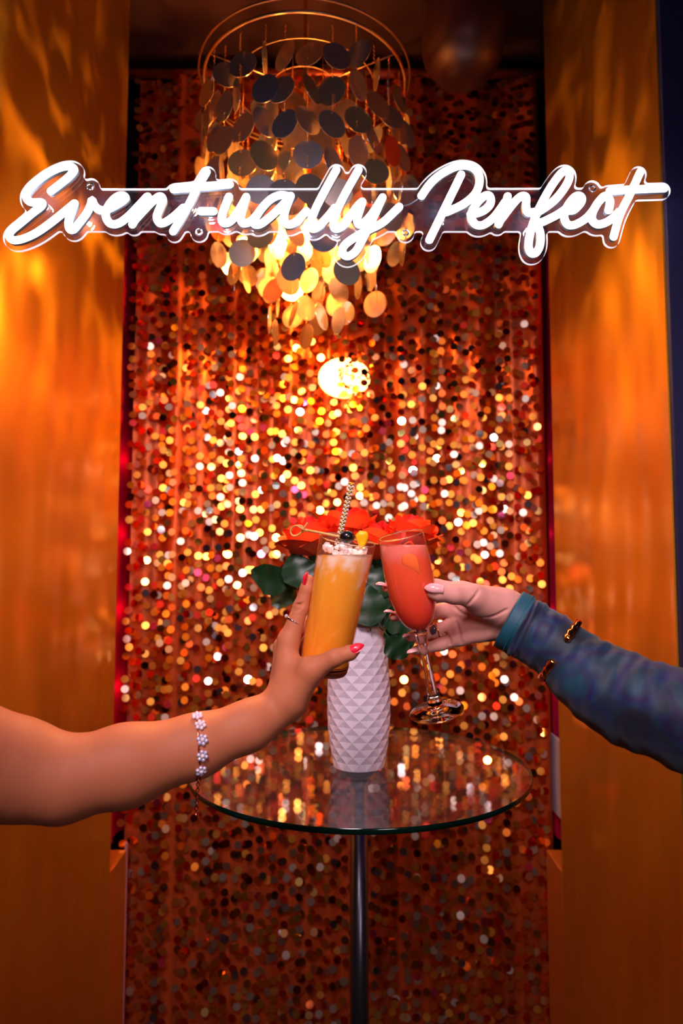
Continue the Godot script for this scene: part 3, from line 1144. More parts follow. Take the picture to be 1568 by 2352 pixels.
func petal(a: float, span: float, r: float, h: float, open: float, curl: float) -> ArrayMesh:
	var up := []
	var dn := []
	for i in 7:
		var v := i / 6.0
		var row := PackedVector3Array()
		var row2 := PackedVector3Array()
		for j in 9:
			var u := j / 4.0 - 1.0
			var w := span * (0.40 + 0.60 * sin(minf(v * 1.4, 1.0) * PI / 2))
			var rr := (1.0 + 0.11 * u) * r * (0.18 + 0.82 * pow(minf(v * 1.5, 1.0), 0.55)) + open * v * v + curl * pow(v, 4.0)
			var y := h * pow(v, 1.15) * (1.0 - 0.28 * u * u * v) - curl * pow(v, 6.0) * 0.9
			var an := a + w * u
			var n := Vector3(cos(an), 0.25, sin(an)).normalized()
			var p := Vector3(cos(an) * rr, y + 0.0010 * sin(u * 3.0 + a * 3.0) * v, sin(an) * rr)
			row.append(p)
			row2.append(p - n * 0.0007)
		up.append(row)
		dn.append(row2)
	var st := begin()
	sheet(st, up, false, true)
	sheet(st, dn)
	return done(st)

func leaf_mesh(length: float, width: float) -> ArrayMesh:
	var up := []
	var dn := []
	for i in 11:
		var s := i / 10.0
		var w := width * pow(sin(PI * pow(s, 0.8)), 0.8) * (1.0 + 0.05 * (i % 2))
		var a := PackedVector3Array()
		var b := PackedVector3Array()
		for j in 7:
			var t := j / 3.0 - 1.0
			var p := Vector3(w * t, length * s, 0.22 * w * absf(t) - 0.12 * length * s * s + 0.004 * sin(s * 16.0) * absf(t))
			a.append(p)
			b.append(p - Vector3(0, 0, 0.0006))
		up.append(a)
		dn.append(b)
	var st := begin()
	sheet(st, up)
	sheet(st, dn, false, true)
	return done(st)

func rose(head: Vector3, foot: Vector3, R: float, label: String, k: int) -> void:
	var root := thing("rose", label, "rose", foot, "roses in the white vase")
	var axis := (head - foot).normalized().lerp(Vector3(0, 0.95, 0.25), 0.5).normalized()
	var bloom := Transform3D(upright(axis), head - foot - axis * R * 0.7)
	for w in [[3, 0.20, 1.0, 1.50, -0.02, 0.0], [4, 0.42, 0.85, 1.48, -0.02, 0.02], [4, 0.64, 0.85, 1.42, 0.0, 0.06], [5, 0.84, 0.75, 1.30, 0.06, 0.12], [5, 1.0, 0.75, 1.05, 0.12, 0.22]]:
		for i in w[0]:
			var a: float = TAU * i / w[0] + w[3] * 2.1 + k
			var o := put("petal", petal(a, w[2] * 1.25, R * w[1], R * w[3], R * w[4], R * w[5]), M.petals[3 if w[1] < 0.3 else (1 if w[1] < 0.5 else [0, 2, 0][(i + k) % 3])], root)
			o.transform = bloom
	var st := begin()
	var p0 := Vector3.ZERO
	var p1 := bloom.origin
	tube(st, path3([p0, p0 + Vector3(0, p1.y * 0.5, 0) + Vector3(p1.x, 0, p1.z) * 0.25, p1 - axis * 0.012, p1 + axis * 0.004]), PackedFloat32Array([0.0028]), 8)
	ball(st, p1, R * 0.24, 10)
	put("stem", done(st), M.stem, root)
	var lf: Array = [
		[[664, 1345, 1.31, -1.25, 0.085, 0.030], [700, 1352, 1.30, -0.35, 0.075, 0.034], [676, 1385, 1.34, -0.95, 0.065, 0.030]],
		[[842, 1330, 1.34, -0.1, 0.075, 0.032], [825, 1400, 1.30, 0.2, 0.075, 0.034]],
		[[868, 1380, 1.29, 0.15, 0.09, 0.036], [878, 1440, 1.28, -0.4, 0.085, 0.030], [850, 1440, 1.27, -0.1, 0.080, 0.034]],
		[[905, 1420, 1.29, 2.75, 0.075, 0.032], [880, 1410, 1.28, 1.9, 0.07, 0.030], [890, 1462, 1.275, 2.4, 0.055, 0.026]]][k]
	for l in lf:
		var o := put("leaf", leaf_mesh(l[4], l[5]), M.leaf, root)
		var b := Basis(Vector3(0, 0, 1), -l[3]) * Basis(Vector3(1, 0, 0), rng.randf_range(-0.5, 0.1)) * Basis(Vector3(0, 1, 0), rng.randf_range(-0.5, 0.5))
		o.transform = Transform3D(b, at(l[0], l[1], l[2]) - foot)
		var s2 := begin()
		var e := b.inverse() * (p1 * 0.55 - o.position)
		tube(s2, path3([Vector3(0, 0.006, 0), Vector3(0, -0.012, 0).lerp(e, 0.15), e]), PackedFloat32Array([0.0012]), 6)
		put("leaf_stalk", done(s2), M.stem, o)

# ---------------------------------------------------------------- drinks
func frame_of(base: Vector3, top: Vector3) -> Transform3D:
	return Transform3D(upright(top - base), base)

func coloured_lathe(profile: PackedVector2Array, tint: Callable, n: int, level: float, up: Vector3) -> ArrayMesh:   # the liquid stays level in a tilted glass
	var st := begin()
	for i in profile.size() - 1:
		for j in n:
			var q := []
			for c in [[i, j], [i, j + 1], [i + 1, j + 1], [i + 1, j]]:
				var p: Vector2 = profile[c[0]]
				var a: float = TAU * (c[1] % n) / n
				var v := Vector3(cos(a) * p.x, p.y, -sin(a) * p.x)
				v.y = minf(v.y, level - (up.x * v.x + up.z * v.z) / up.y)
				q.append(v)
			for t in [[0, 2, 1], [0, 3, 2]]:
				for k in t:
					st.set_color(tint.call(q[k]))
					st.add_vertex(q[k])
	return done(st)

func tumbler() -> void:
	var base := at(741, 1539, 0.872)
	var rim := at(798, 1239, 0.850)
	var fr := frame_of(base, rim)
	var H := base.distance_to(rim)
	var g := thing("cocktail_glass", "tall clear tumbler tilted in the hand with the pink nails", "glass", base)
	g.transform = fr
	var r0 := 0.0308
	var r1 := 0.0345
	var R := func(y: float) -> float: return lerpf(r0, r1, y / H)
	var wall := PackedVector2Array([Vector2(R.call(0.012), 0.012), Vector2(R.call(H * 0.5), H * 0.5), Vector2(r1, H - 0.001), Vector2(r1 - 0.0006, H), Vector2(r1 - 0.0014, H - 0.001)])
	put("wall", lathed(wall, 56), M.glass, g)
	put("rim", lathed(PackedVector2Array([Vector2(r1 + 0.0001, H - 0.0012), Vector2(r1 + 0.0003, H), Vector2(r1 - 0.0005, H + 0.0006), Vector2(r1 - 0.0014, H), Vector2(r1 - 0.0013, H - 0.0012), Vector2(r1 + 0.0001, H - 0.0012)]), 56), M.thick_glass, g)
	put("base", lathed(PackedVector2Array([Vector2(0.0005, 0.001), Vector2(r0 - 0.004, 0.0), Vector2(r0 - 0.001, 0.001), Vector2(r0, 0.004), Vector2(R.call(0.0119), 0.0119), Vector2(r0 - 0.0015, 0.0125), Vector2(0.0005, 0.0125)]), 56), M.thick_glass, g)
	# the drink
	var nz := noise(26.0, 3, 9)
	var top := H * 0.90
	var prof := PackedVector2Array()
	var high := top + 0.012
	for i in 31:
		var y := lerpf(0.0135, high, i / 30.0)
		prof.append(Vector2(R.call(y) - 0.0012, y))
	for i in 6: prof.append(Vector2(maxf((R.call(high) - 0.0012) * (1.0 - (i + 1) / 6.0), 0.0003), high))
	var low := Color(0.95, 0.28, 0.012)
	var mid := Color(0.98, 0.38, 0.025)
	var pale := Color(1.0, 0.74, 0.56)
	var tint := func(p: Vector3) -> Color:
		var s := p.y / H
		var n := nz.get_noise_3d(p.x * 3.0, p.y * 1.1, p.z * 3.0)
		var c := low.lerp(mid, clampf(s * 1.3 + n * 0.5, 0.0, 1.0))
		return c.lerp(pale, smoothstep(0.74, 0.93, s + n * 0.2))
	var d := put("orange_cocktail", coloured_lathe(prof, tint, 56, H * 0.885, fr.basis.inverse() * Vector3.UP), M.drink)
	d.transform = fr
	tag(d, "orange iced cocktail filling the tall tumbler", "drink")
	# crushed ice heaped in the top
	var ic := begin(false)
	for k in 46:
		var a := rng.randf() * TAU
		var rr := sqrt(rng.randf()) * (r1 - 0.010)
		var c := Vector3(cos(a) * rr, top + rng.randf_range(-0.002, 0.006 + 0.006 * (1.0 - rr / r1)), sin(a) * rr)
		ball(ic, c, rng.randf_range(0.0035, 0.0062), 6, Vector3(rng.randf_range(0.7, 1.2), rng.randf_range(0.6, 1.0), rng.randf_range(0.7, 1.2)), Basis.from_euler(Vector3(rng.randf() * 3, rng.randf() * 3, rng.randf() * 3)))
	var ice := put("crushed_ice", done(ic), M.ice)
	ice.transform = fr
	tag(ice, "crushed ice heaped at the top of the orange cocktail", "ice", "", "stuff")
	# paper straw with chevrons
	var s0 := at(768, 1282, 0.852)
	var s1 := at(808, 1108, 0.846)
	var sroot := thing("paper_straw", "gold straw with a white and dark chevron pattern standing in the orange cocktail", "straw", s0)
	sroot.transform = frame_of(s0, s1)
	var L := s0.distance_to(s1)
	var rs := 0.0031
	put("tube", lathed(PackedVector2Array([Vector2(rs, 0), Vector2(rs, L), Vector2(rs - 0.0005, L), Vector2(rs - 0.0005, L - 0.03)]), 16), M.straw, sroot)
	var wm := begin(); var dm := begin()
	var rows := int(L / 0.0048)
	for k in rows:
		for m in 4:
			for half in [-1.0, 1.0]:
				for tone in 2:
					var p := PackedVector3Array()
					for q in 4:
						var ang: float = TAU * m / 4.0 + half * (0.08 + q / 3.0 * 0.62)
						var y: float = 0.002 + k * 0.0048 + q / 3.0 * 0.0030 + tone * 0.0017
						if y > L - 0.0005: y = L - 0.0005
						p.append(Vector3(sin(ang) * rs, y, cos(ang) * rs))
					tube(wm if tone == 0 else dm, p, PackedFloat32Array([0.0008 if tone == 0 else 0.00065]), 4)
	var a1 := put("white_chevrons", done(wm), M.straw_mark, sroot)
	var a2 := put("dark_chevrons", done(dm), M.straw_dark, sroot)
	# bamboo pick with a knot
	var p0 := at(700, 1217, 0.842)
	var p1 := at(868, 1250, 0.843)
	var pick := thing("cocktail_pick", "bamboo pick with a looped knot lying across the tumbler's rim", "cocktail pick", p0)
	var st := begin()
	tube(st, PackedVector3Array([Vector3.ZERO, (p1 - p0) * 0.5, p1 - p0]), PackedFloat32Array([0.0016, 0.0013, 0.0006]), 8)
	put("stick", done(st), M.bamboo, pick)
	var kn := begin()
	var loop := []
	for q in [[706, 1201, 0.839], [699, 1211, 0.840], [688, 1226, 0.843], [674, 1231, 0.845], [667, 1222, 0.846], [672, 1211, 0.844], [683, 1208, 0.840], [694, 1215, 0.838], [704, 1220, 0.842]]:
		loop.append(at(q[0], q[1], q[2]) - p0)
	tube(kn, path3(loop, 8), PackedFloat32Array([0.00115]), 7)
	var cr := []
	for q in [[686, 1207, 0.8395], [692, 1208, 0.8385], [697, 1216, 0.8385], [694, 1222, 0.842]]:
		cr.append(at(q[0], q[1], q[2]) - p0)
	tube(kn, path3(cr, 6), PackedFloat32Array([0.0012]), 6)
	put("knot", done(kn), M.bamboo, pick)
	# cherry and lemon on the pick
	var ch := begin()
	ball(ch, Vector3.ZERO, 0.0085, 20, Vector3(1.12, 0.92, 1.0))
	var cherry := put("cherry", done(ch), M.cherry)
	cherry.position = at(797, 1233, 0.842)
	tag(cherry, "glossy black cocktail cherry threaded on the bamboo pick", "cherry")
	var lm := begin()
	var rows2 := []
	for i in 9:
		var s := i / 8.0
		var w := 0.0062 + 0.0018 * sin(s * 5.0)
		var yy := 0.011 - 0.022 * s
		var c := Vector3(0.0025 * sin(s * 3.0), yy, 0.001 * cos(s * 4.0))
		var k := sqrt(maxf(0.0, 1.0 - pow(2.0 * s - 1.0, 6.0))) * 0.9 + 0.1
		rows2.append(circle(c, Vector3(1, 0.2, 0.15).normalized(), Vector3(0, 0, 1), w * k, 0.0042 * k, 14))
	sheet(lm, rows2, true, true)
	fan(lm, rows2[0], Vector3(0, 0.0114, 0))
	fan(lm, rows2[8], Vector3(0.0003, -0.0114, 0), true)
	var lemon := put("lemon_peel", done(lm), M.lemon)
	lemon.position = at(828, 1240, 0.840)
	lemon.rotation = Vector3(0.1, 0.2, 0.12)
	tag(lemon, "bright yellow piece of lemon on the pick beside the cherry", "lemon")

func flute() -> void:
	var foot := at(1003, 1636, 0.869)
	var rim := at(920, 1229, 0.843)
	var fr := frame_of(foot, rim)
	var H := foot.distance_to(rim)
	var g := thing("champagne_flute", "clear stemmed champagne flute tilted in the hand with the pale nails", "champagne flute", foot)
	g.transform = fr
	# outline of the bowl as shares of the height, radius in metres
	var bowl := [[0.458, 0.0062], [0.475, 0.0090], [0.50, 0.0150], [0.53, 0.0200], [0.58, 0.0243], [0.64, 0.0272], [0.72, 0.0292], [0.80, 0.0298], [0.88, 0.0292], [0.95, 0.0281], [1.0, 0.0272]]
	var prof := PackedVector2Array()
	for b in bowl: prof.append(Vector2(b[1], b[0] * H))
	prof = smooth_path(prof, 4)
	put("bowl", lathed(prof, 56), M.glass, g)
	put("rim", lathed(PackedVector2Array([Vector2(0.0272, H - 0.001), Vector2(0.0275, H), Vector2(0.0266, H + 0.0006), Vector2(0.0259, H), Vector2(0.026, H - 0.001), Vector2(0.0272, H - 0.001)]), 56), M.thick_glass, g)
	put("stem", lathed(smooth_path(PackedVector2Array([Vector2(0.0003, 0.0095), Vector2(0.0085, 0.0105), Vector2(0.0092, 0.0165), Vector2(0.0072, 0.0225), Vector2(0.0060, 0.035), Vector2(0.0055, 0.055), Vector2(0.0053, 0.075), Vector2(0.0064, 0.092), Vector2(0.0080, H * 0.452), Vector2(0.0078, H * 0.467), Vector2(0.0003, H * 0.463)]), 3), 32), M.thick_glass, g)
	put("foot", lathed(PackedVector2Array([Vector2(0.0003, 0.0012), Vector2(0.032, 0.0), Vector2(0.0338, 0.0006), Vector2(0.0343, 0.0016), Vector2(0.0336, 0.0026), Vector2(0.026, 0.0040), Vector2(0.016, 0.0062), Vector2(0.0105, 0.0090), Vector2(0.0003, 0.0094)]), 56), M.thick_glass, g)
	var top := H * 0.985
	var dp := PackedVector2Array()
	dp.append(Vector2(0.0003, H * 0.478))
	for p in prof:
		if p.y > H * 0.479 and p.y < top: dp.append(Vector2(p.x - 0.0011, p.y))
	for i in 6: dp.append(Vector2(maxf(0.0271 * (1.0 - i / 5.0), 0.0003), top))
	var nz := noise(18.0, 3, 14)
	var tint := func(p: Vector3) -> Color:
		var s := clampf((p.y / H - 0.478) / (0.935 - 0.478), 0.0, 1.0)
		var n := nz.get_noise_3d(p.x * 2.0, p.y, p.z * 2.0)
		var c := Color(0.90, 0.04, 0.02).lerp(Color(0.97, 0.10, 0.03), clampf(s * 1.6 + n * 0.3, 0.0, 1.0))
		return c.lerp(Color(0.95, 0.24, 0.17), smoothstep(0.8, 1.05, s + n * 0.1))
	var d := put("coral_drink", coloured_lathe(dp, tint, 56, H * 0.945, fr.basis.inverse() * Vector3.UP), M.drink)
	d.transform = fr
	tag(d, "coral pink sparkling drink filling the champagne flute", "drink")
	var w := begin()
	var rows := []
	for i in 8:
		var s := i / 7.0
		rows.append(circle(Vector3(0.001 * sin(s * 3.0), 0.015 - 0.030 * s, 0), Vector3.RIGHT, Vector3.BACK, 0.0005 + 0.009 * sin(PI * pow(s, 0.7)), 0.0004 + 0.0018 * sin(PI * s), 12))
	sheet(w, rows, true)
	var wd := put("fruit_wedge", done(w), M.wedge)
	wd.transform = Transform3D(fr.basis * Basis(Vector3(0, 0, 1), 0.5), fr * Vector3(0.003, H * 0.86, 0.0270))
	tag(wd, "pale orange sliver of fruit floating in the coral drink", "fruit")

# ---------------------------------------------------------------- people
func left_person() -> void:
	var B := Body.new()
	B.bone(at(-560, 1560, 0.60), at(40, 1768, 0.735), 0.056, 0.050)
	B.bone(at(40, 1768, 0.735), at(140, 1790, 0.745), 0.050, 0.044)
	B.bone(at(140, 1790, 0.745), at(290, 1758, 0.765), 0.042, 0.0425)
	B.bone(at(290, 1758, 0.765), at(450, 1713, 0.79), 0.0425, 0.0335)
	B.bone(at(450, 1713, 0.79), at(570, 1667, 0.81), 0.0335, 0.0275)
	B.bone(at(570, 1667, 0.81), at(652, 1618, 0.83), 0.0265, 0.0235)
	# palm
	B.bone(at(655, 1598, 0.828), at(661, 1472, 0.852), 0.0185, 0.0125)
	B.bone(at(650, 1598, 0.846), at(652, 1488, 0.876), 0.0180, 0.0125)
	B.bone(at(650, 1602, 0.858), at(652, 1505, 0.896), 0.0165, 0.0115)
	B.bone(at(652, 1606, 0.866), at(658, 1530, 0.910), 0.0150, 0.0105)
	B.bone(at(668, 1600, 0.824), at(714, 1542, 0.818), 0.0200, 0.0150)
	B.bone(at(672, 1530, 0.838), at(706, 1535, 0.824), 0.0085, 0.0100)
	# fingers
	B.chain([at(714, 1540, 0.817), at(768, 1511, 0.810), at(804, 1499, 0.814), at(816, 1493, 0.817)], [0.0135, 0.0101, 0.0085, 0.0062], 1)
	B.chain([at(664, 1470, 0.852), at(690, 1396, 0.857), at(704, 1352, 0.858), at(709, 1331, 0.858)], [0.0126, 0.0096, 0.0080, 0.0060], 2)
	B.chain([at(652, 1486, 0.876), at(692, 1440, 0.914), at(745, 1426, 0.912), at(782, 1422, 0.900)], [0.0120, 0.0092, 0.0080, 0.0062], 3)
	B.chain([at(652, 1504, 0.896), at(696, 1476, 0.926), at(742, 1464, 0.914), at(770, 1460, 0.904)], [0.0112, 0.0090, 0.0076, 0.0060], 4)
	B.chain([at(658, 1529, 0.910), at(692, 1512, 0.926), at(726, 1502, 0.914), at(746, 1499, 0.906)], [0.0102, 0.0080, 0.0068, 0.0055], 5)
	# wrinkles over the first finger's middle joint
	for w in [[668, 1404, 690, 1398], [671, 1397, 694, 1391], [675, 1390, 695, 1386]]:
		var p := B.hit(EYE, at(w[0], w[1], 1.0) - EYE)
		var q := B.hit(EYE, at(w[2], w[3], 1.0) - EYE)
		B.crease(p, q, 0.0007)
	var who := thing("person", "bare tanned arm reaching in from the left, holding the orange cocktail, long pink nails", "person", Vector3.ZERO)
	put("body", B.mesh(0.0024), M.tan_skin, who)
	var th := nail(at(798, 1498, 0.8085), at(836, 1481, 0.811), Vector3(0.15, 0.45, 0.9), 0.0062)
	put("fingernail", th, M.pink_nail, who)
	put("fingernail", nail(at(698, 1343, 0.8535), at(706, 1313, 0.856), Vector3(-0.85, 0.25, 0.35), 0.0052), M.pink_nail, who)
	put("fingernail", nail(at(774, 1420, 0.912), at(802, 1416, 0.905), Vector3(0, 0.2, -1), 0.005), M.pink_nail, who)
	put("fingernail", nail(at(762, 1458, 0.914), at(788, 1454, 0.907), Vector3(0, 0.2, -1), 0.005), M.pink_nail, who)
	put("fingernail", nail(at(738, 1497, 0.915), at(760, 1494, 0.909), Vector3(0, 0.2, -1), 0.0045), M.pink_nail, who)
	# ring on the first finger
	var c := at(676, 1427, 0.8548)
	var along := (at(686, 1396, 0.857) - at(662, 1470, 0.852)).normalized()
	var along2 := (along + Vector3(0.30, 0, 0)).normalized()
	var s := along2.cross(Vector3(0, 0, 1)).normalized()
	var ring := thing("finger_ring", "thin silver ring with a small round stone on the tanned hand's first finger", "ring", c)
	var st := begin()
	tube(st, circle(Vector3.ZERO, s, s.cross(along2), 0.0112, 0.0112, 40), PackedFloat32Array([0.0007]), 8, false, true)
	put("band", done(st), M.steel, ring)
	var g := begin(false)
	ball(g, -s * 0.0118 * signf(s.x), 0.0024, 8)
	put("stone", done(g), M.crystal, ring)
	bracelet(B)

func bracelet(B: Body) -> void:
	var root := thing("beaded_bracelet", "pearl and crystal flower bracelet with a dangling rose gold chain on the tanned forearm", "bracelet", Vector3.ZERO)
	# loop round the arm
	var c := at(456, 1711, 0.791)
	var up := (at(452, 1640, 0.79) - at(460, 1785, 0.79)).normalized()
	var back := ray(456, 1711).normalized()
	var loop := PackedVector3Array()
	for k in 48:
		var a := TAU * k / 48
		var d := up * cos(a) + back * sin(a)
		var t := 0.05
		for q in 40: t -= B.value(c + d * t, B.near_all) * 0.7
		loop.append(c + d * (t + 0.0012))
	var st := begin()
	tube(st, loop, PackedFloat32Array([0.0007, 0.0011]), 6, false, true)
	put("chain", done(st), M.rose_gold, root)
	var spots := [[453, 1641, 1], [460, 1667, 1], [464, 1700, 0], [464, 1735, 0], [461, 1768, 0]]
	for sp in spots:
		var p := B.hit(EYE, at(sp[0], sp[1] + (6 if sp[1] == 1641 else 0), 1.0) - EYE)
		var n := B.normal(p, B.near_all)
		var x := n.cross(Vector3.UP).normalized()
		var y := x.cross(n).normalized()
		var fl := begin()
		for k in 6:
			var a := TAU * k / 6 + 0.3
			ball(fl, p + n * 0.0020 + (x * cos(a) + y * sin(a)) * 0.0044, 0.0023, 10)
		var f := put("bead_flower", done(fl), M.pearl if sp[2] else M.crystal, root)
		var ce := begin()
		ball(ce, p + n * 0.0030, 0.0025, 10)
		put("flower_centre", done(ce), M.pearl, f)
	# extender chain hanging from the clasp below the arm
	var top := B.hit(EYE, at(457, 1783, 1.0) - EYE) + Vector3(0, 0, 0.003)
	var low := at(450, 1872, 0.775)
	var n := 13
	for k in n:
		var p := top.lerp(low, (k + 0.4) / n)
		var dirn := (low - top).normalized()
		var sd := Vector3(1, 0, 0.2).normalized() if k % 2 == 0 else Vector3(0.35, 0, 1).normalized()
		var lk := begin()
		tube(lk, circle(p, dirn, sd, 0.0026, 0.0017, 14), PackedFloat32Array([0.00055]), 6, false, true)
		put("chain_link", done(lk), M.rose_gold, root)
	var be := begin()
	ball(be, low, 0.0019, 10)
	put("end_bead", done(be), M.rose_gold, root)

func right_person() -> void:
	var B := Body.new()
	B.bone(at(1200, 1418, 0.874), at(1165, 1410, 0.876), 0.0215, 0.0215)
	B.bone(at(1200, 1418, 0.874), at(1290, 1496, 0.850), 0.0215, 0.0270)
	B.bone(at(1290, 1496, 0.850), at(1440, 1603, 0.80), 0.0270, 0.0400)
	B.bone(at(1440, 1603, 0.80), at(1680, 1690, 0.735), 0.0400, 0.0430)
	B.bone(at(1680, 1690, 0.735), at(2050, 1720, 0.62), 0.0430, 0.0480)
	# palm
	B.bone(at(1165, 1384, 0.874), at(1062, 1357, 0.893), 0.0165, 0.0120)
	B.bone(at(1165, 1402, 0.880), at(1054, 1396, 0.900), 0.0165, 0.0115)
	B.bone(at(1165, 1424, 0.882), at(1050, 1432, 0.900), 0.0165, 0.0112)
	B.bone(at(1165, 1442, 0.880), at(1056, 1463, 0.893), 0.0140, 0.0105)
	B.bone(at(1145, 1388, 0.864), at(1086, 1369, 0.848), 0.0175, 0.0140)
	B.bone(at(1150, 1402, 0.868), at(1098, 1388, 0.860), 0.0170, 0.0150)
	# fingers
	B.chain([at(1086, 1369, 0.847), at(1042, 1366, 0.836), at(1005, 1363, 0.830), at(993, 1361, 0.829)], [0.0135, 0.0112, 0.0095, 0.0075], 1)
	B.chain([at(1062, 1358, 0.893), at(1002, 1346, 0.902), at(932, 1345, 0.895), at(888, 1350, 0.880)], [0.0105, 0.0090, 0.0076, 0.0062], 2)
	B.chain([at(1054, 1397, 0.900), at(988, 1405, 0.910), at(932, 1410, 0.898), at(905, 1416, 0.885)], [0.0108, 0.0092, 0.0078, 0.0064], 3)
	B.chain([at(1050, 1432, 0.900), at(1006, 1448, 0.908), at(962, 1458, 0.898), at(942, 1463, 0.887)], [0.0104, 0.0088, 0.0076, 0.0062], 4)
	B.chain([at(1056, 1463, 0.893), at(1012, 1480, 0.893), at(974, 1489, 0.886), at(953, 1494, 0.881)], [0.0098, 0.0080, 0.0068, 0.0056], 5)
	var lines := []
	for line in [[[1043, 1394], [1062, 1410], [1094, 1419], [1130, 1417], [1165, 1400]], [[1048, 1430], [1054, 1452], [1060, 1478]], [[1022, 1455], [1030, 1465], [1034, 1480]], [[1074, 1390], [1090, 1372], [1100, 1356]]]:
		var soft := PackedVector2Array()
		for q in line: soft.append(Vector2(q[0], q[1]))
		lines.append([])
		for q in smooth_path(soft, 4): lines[lines.size() - 1].append(B.hit(EYE, at(q.x, q.y, 1.0) - EYE))
	for l in lines:
		for i in l.size() - 1: B.crease(l[i], l[i + 1], 0.0009)
	var who := thing("person", "pale hand in a blue and purple sleeve, holding the champagne flute from the right", "person", Vector3.ZERO)
	put("body", B.mesh(0.0024), M.pale_skin, who)
	put("fingernail", nail(at(1018, 1353, 0.8205), at(974, 1350, 0.823), Vector3(-0.1, 0.45, 0.9), 0.0066), M.nude_nail, who)
	put("fingernail", nail(at(890, 1346, 0.876), at(862, 1341, 0.872), Vector3(-0.4, 0.8, 0.3), 0.0052), M.nude_nail, who)
	put("fingernail", nail(at(905, 1409, 0.881), at(881, 1404, 0.877), Vector3(-0.6, 0.7, 0.2), 0.0052), M.nude_nail, who)
	put("fingernail", nail(at(940, 1459, 0.882), at(924, 1463, 0.878), Vector3(-0.8, 0.5, 0.2), 0.0050), M.nude_nail, who)
	put("fingernail", nail(at(956, 1493, 0.876), at(934, 1499, 0.873), Vector3(-0.6, 0.6, 0.4), 0.0046), M.nude_nail, who)
	sleeve(who)
	# stone ring on the third finger, just beside the stem
	var ring := thing("stone_ring", "ring with a dark round pearl on the pale hand, just beside the flute", "ring", at(1003, 1448, 0.908))
	var ax := (at(962, 1458, 0.898) - at(1050, 1432, 0.900)).normalized()
	var e1 := ax.cross(Vector3(0, 0, 1)).normalized()
	var st := begin()
	tube(st, circle(Vector3.ZERO, e1, e1.cross(ax), 0.0104, 0.0104, 36), PackedFloat32Array([0.0010]), 8, false, true)
	put("band", done(st), M.gold, ring)
	var pb := begin()
	ball(pb, at(996, 1446, 0.892) - ring.position, 0.0050, 16, Vector3(0.8, 1.25, 0.8))
	put("stone", done(pb), mat(Color(0.35, 0.33, 0.38), 0.12, 0.4), ring)

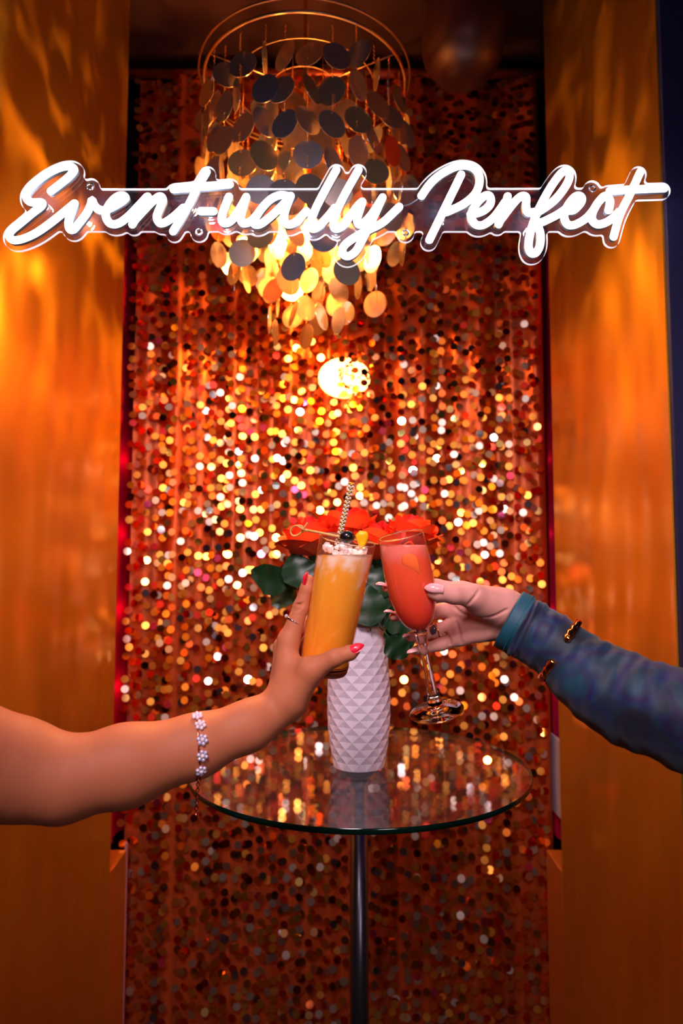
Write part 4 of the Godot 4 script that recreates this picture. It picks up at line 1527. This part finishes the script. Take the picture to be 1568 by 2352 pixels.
func sleeve(who: Node3D) -> void:
	var keys := [[1167, 1421, 0.874, 70, 0.035], [1194, 1436, 0.869, 71, 0.0365], [1225, 1454, 0.863, 71, 0.037], [1284, 1494, 0.850, 73, 0.0375], [1350, 1550, 0.827, 89, 0.044], [1435, 1602, 0.80, 103, 0.048], [1540, 1642, 0.77, 110, 0.050], [1675, 1690, 0.735, 112, 0.051], [2060, 1725, 0.615, 126, 0.056], [2900, 1660, 0.50, 190, 0.062]]
	var cs := []
	var rs := []
	for k in keys:
		cs.append(at(k[0], k[1], k[2]))
		rs.append(Vector3(k[3] * k[2] / F, k[4], 0))
	var line := path3(cs, 12)
	var rad := path3(rs, 12)
	var nz := noise(9.0, 2, 31)
	var rows := []
	var inner := []
	for i in line.size():
		var t := (line[mini(i + 1, line.size() - 1)] - line[maxi(i - 1, 0)]).normalized()
		var x := t.cross(Vector3(0, 0, 1)).normalized()
		x = -x if x.y < 0 else x
		var z := t.cross(x).normalized()
		z = -z if z.z < 0 else z
		var row := PackedVector3Array()
		var row2 := PackedVector3Array()
		for j in 48:
			var a := TAU * j / 48
			var q := x * cos(a) + z * sin(a)
			var s := float(i) / 12.0
			var wr := 0.0008 * sin(s * 8.0 + 3.0 * a + 1.5 * sin(s * 1.7)) + 0.0006 * sin(s * 15.0 - 2.0 * a) + 0.0026 * nz.get_noise_3d(s * 0.11, cos(a) * 0.09, sin(a) * 0.09)
			wr *= smoothstep(0.0, 1.5, s) * (0.3 if absf(s - 3.0) < 0.4 else 1.0)
			var p := line[i] + x * (cos(a) * (rad[i].x + wr)) + z * (sin(a) * (rad[i].y + wr))
			row.append(p)
			row2.append(p - q * 0.0012)
		rows.append(row)
		inner.append(row2)
	var st := begin()
	sheet(st, rows, true)
	sheet(st, inner, true, true)
	sheet(st, [rows[0], inner[0]], true, true)
	fan(st, rows[rows.size() - 1], line[line.size() - 1])
	var o := put("sleeve", done(st), M.sleeve, who)
	o.set_meta("label", "sheer blue, teal and purple printed sleeve")
	# turned cuff with its row of stitching
	var cf := begin()
	var cr := []
	for i in [0, 3, 6, 10, 13]:
		var r := PackedVector3Array()
		for j in 48:
			r.append(rows[i][j] + (rows[i][j] - line[i]).normalized() * (0.0010 if i < 13 else 0.0001))
		cr.append(r)
	sheet(cf, cr, true)
	sheet(cf, [inner[0], cr[0]], true)
	put("cuff", done(cf), M.cuff, o)
	var sw := begin()
	for j in 48:
		var p: Vector3 = cr[3][j]
		var q: Vector3 = cr[3][(j + 1) % 48]
		var n := (p - line[10]).normalized() * 0.0004
		tube(sw, PackedVector3Array([p.lerp(q, 0.1) + n, p.lerp(q, 0.42) + n]), PackedFloat32Array([0.0004]), 5)
		tube(sw, PackedVector3Array([p.lerp(q, 0.6) + n, p.lerp(q, 0.92) + n]), PackedFloat32Array([0.0004]), 5)
	put("stitching", done(sw), M.thread, o)
	# open cable cuff over the sleeve
	var c := at(1285, 1494, 0.850)
	var e1 := (at(1326, 1431, 0.850) - at(1244, 1557, 0.850)).normalized()
	var e2 := -ray(1285, 1494).normalized()
	var root := thing("bangle", "open twisted gold bangle worn over the printed sleeve", "bracelet", c)
	var pts := PackedVector3Array()
	for k in 121:
		var a := lerpf(0.42, TAU - 0.42, k / 120.0)
		pts.append(e2 * cos(a) * 0.0415 + e1 * sin(a) * 0.0412)
	var cb := begin()
	var rows3 := []
	for i in pts.size():
		var t := (pts[mini(i + 1, 120)] - pts[maxi(i - 1, 0)]).normalized()
		var out := pts[i].normalized()
		out = (out - t * out.dot(t)).normalized()
		var w := t.cross(out)
		var row := PackedVector3Array()
		var taper := 1.0 if i > 6 and i < 114 else 1.15
		for j in 20:
			var a := TAU * j / 20
			var r := 0.0036 * taper + 0.0006 * sin(3.0 * a + i * 1.05)
			row.append(pts[i] + out * (cos(a) * r) + w * (sin(a) * r * 1.15))
		rows3.append(row)
	sheet(cb, rows3, true)
	put("cable", done(cb), M.gold, root)
	for i in [0, 120]:
		var eb := begin()
		ball(eb, pts[i], 0.0046, 14)
		put("end_cap", done(eb), M.gold, root)
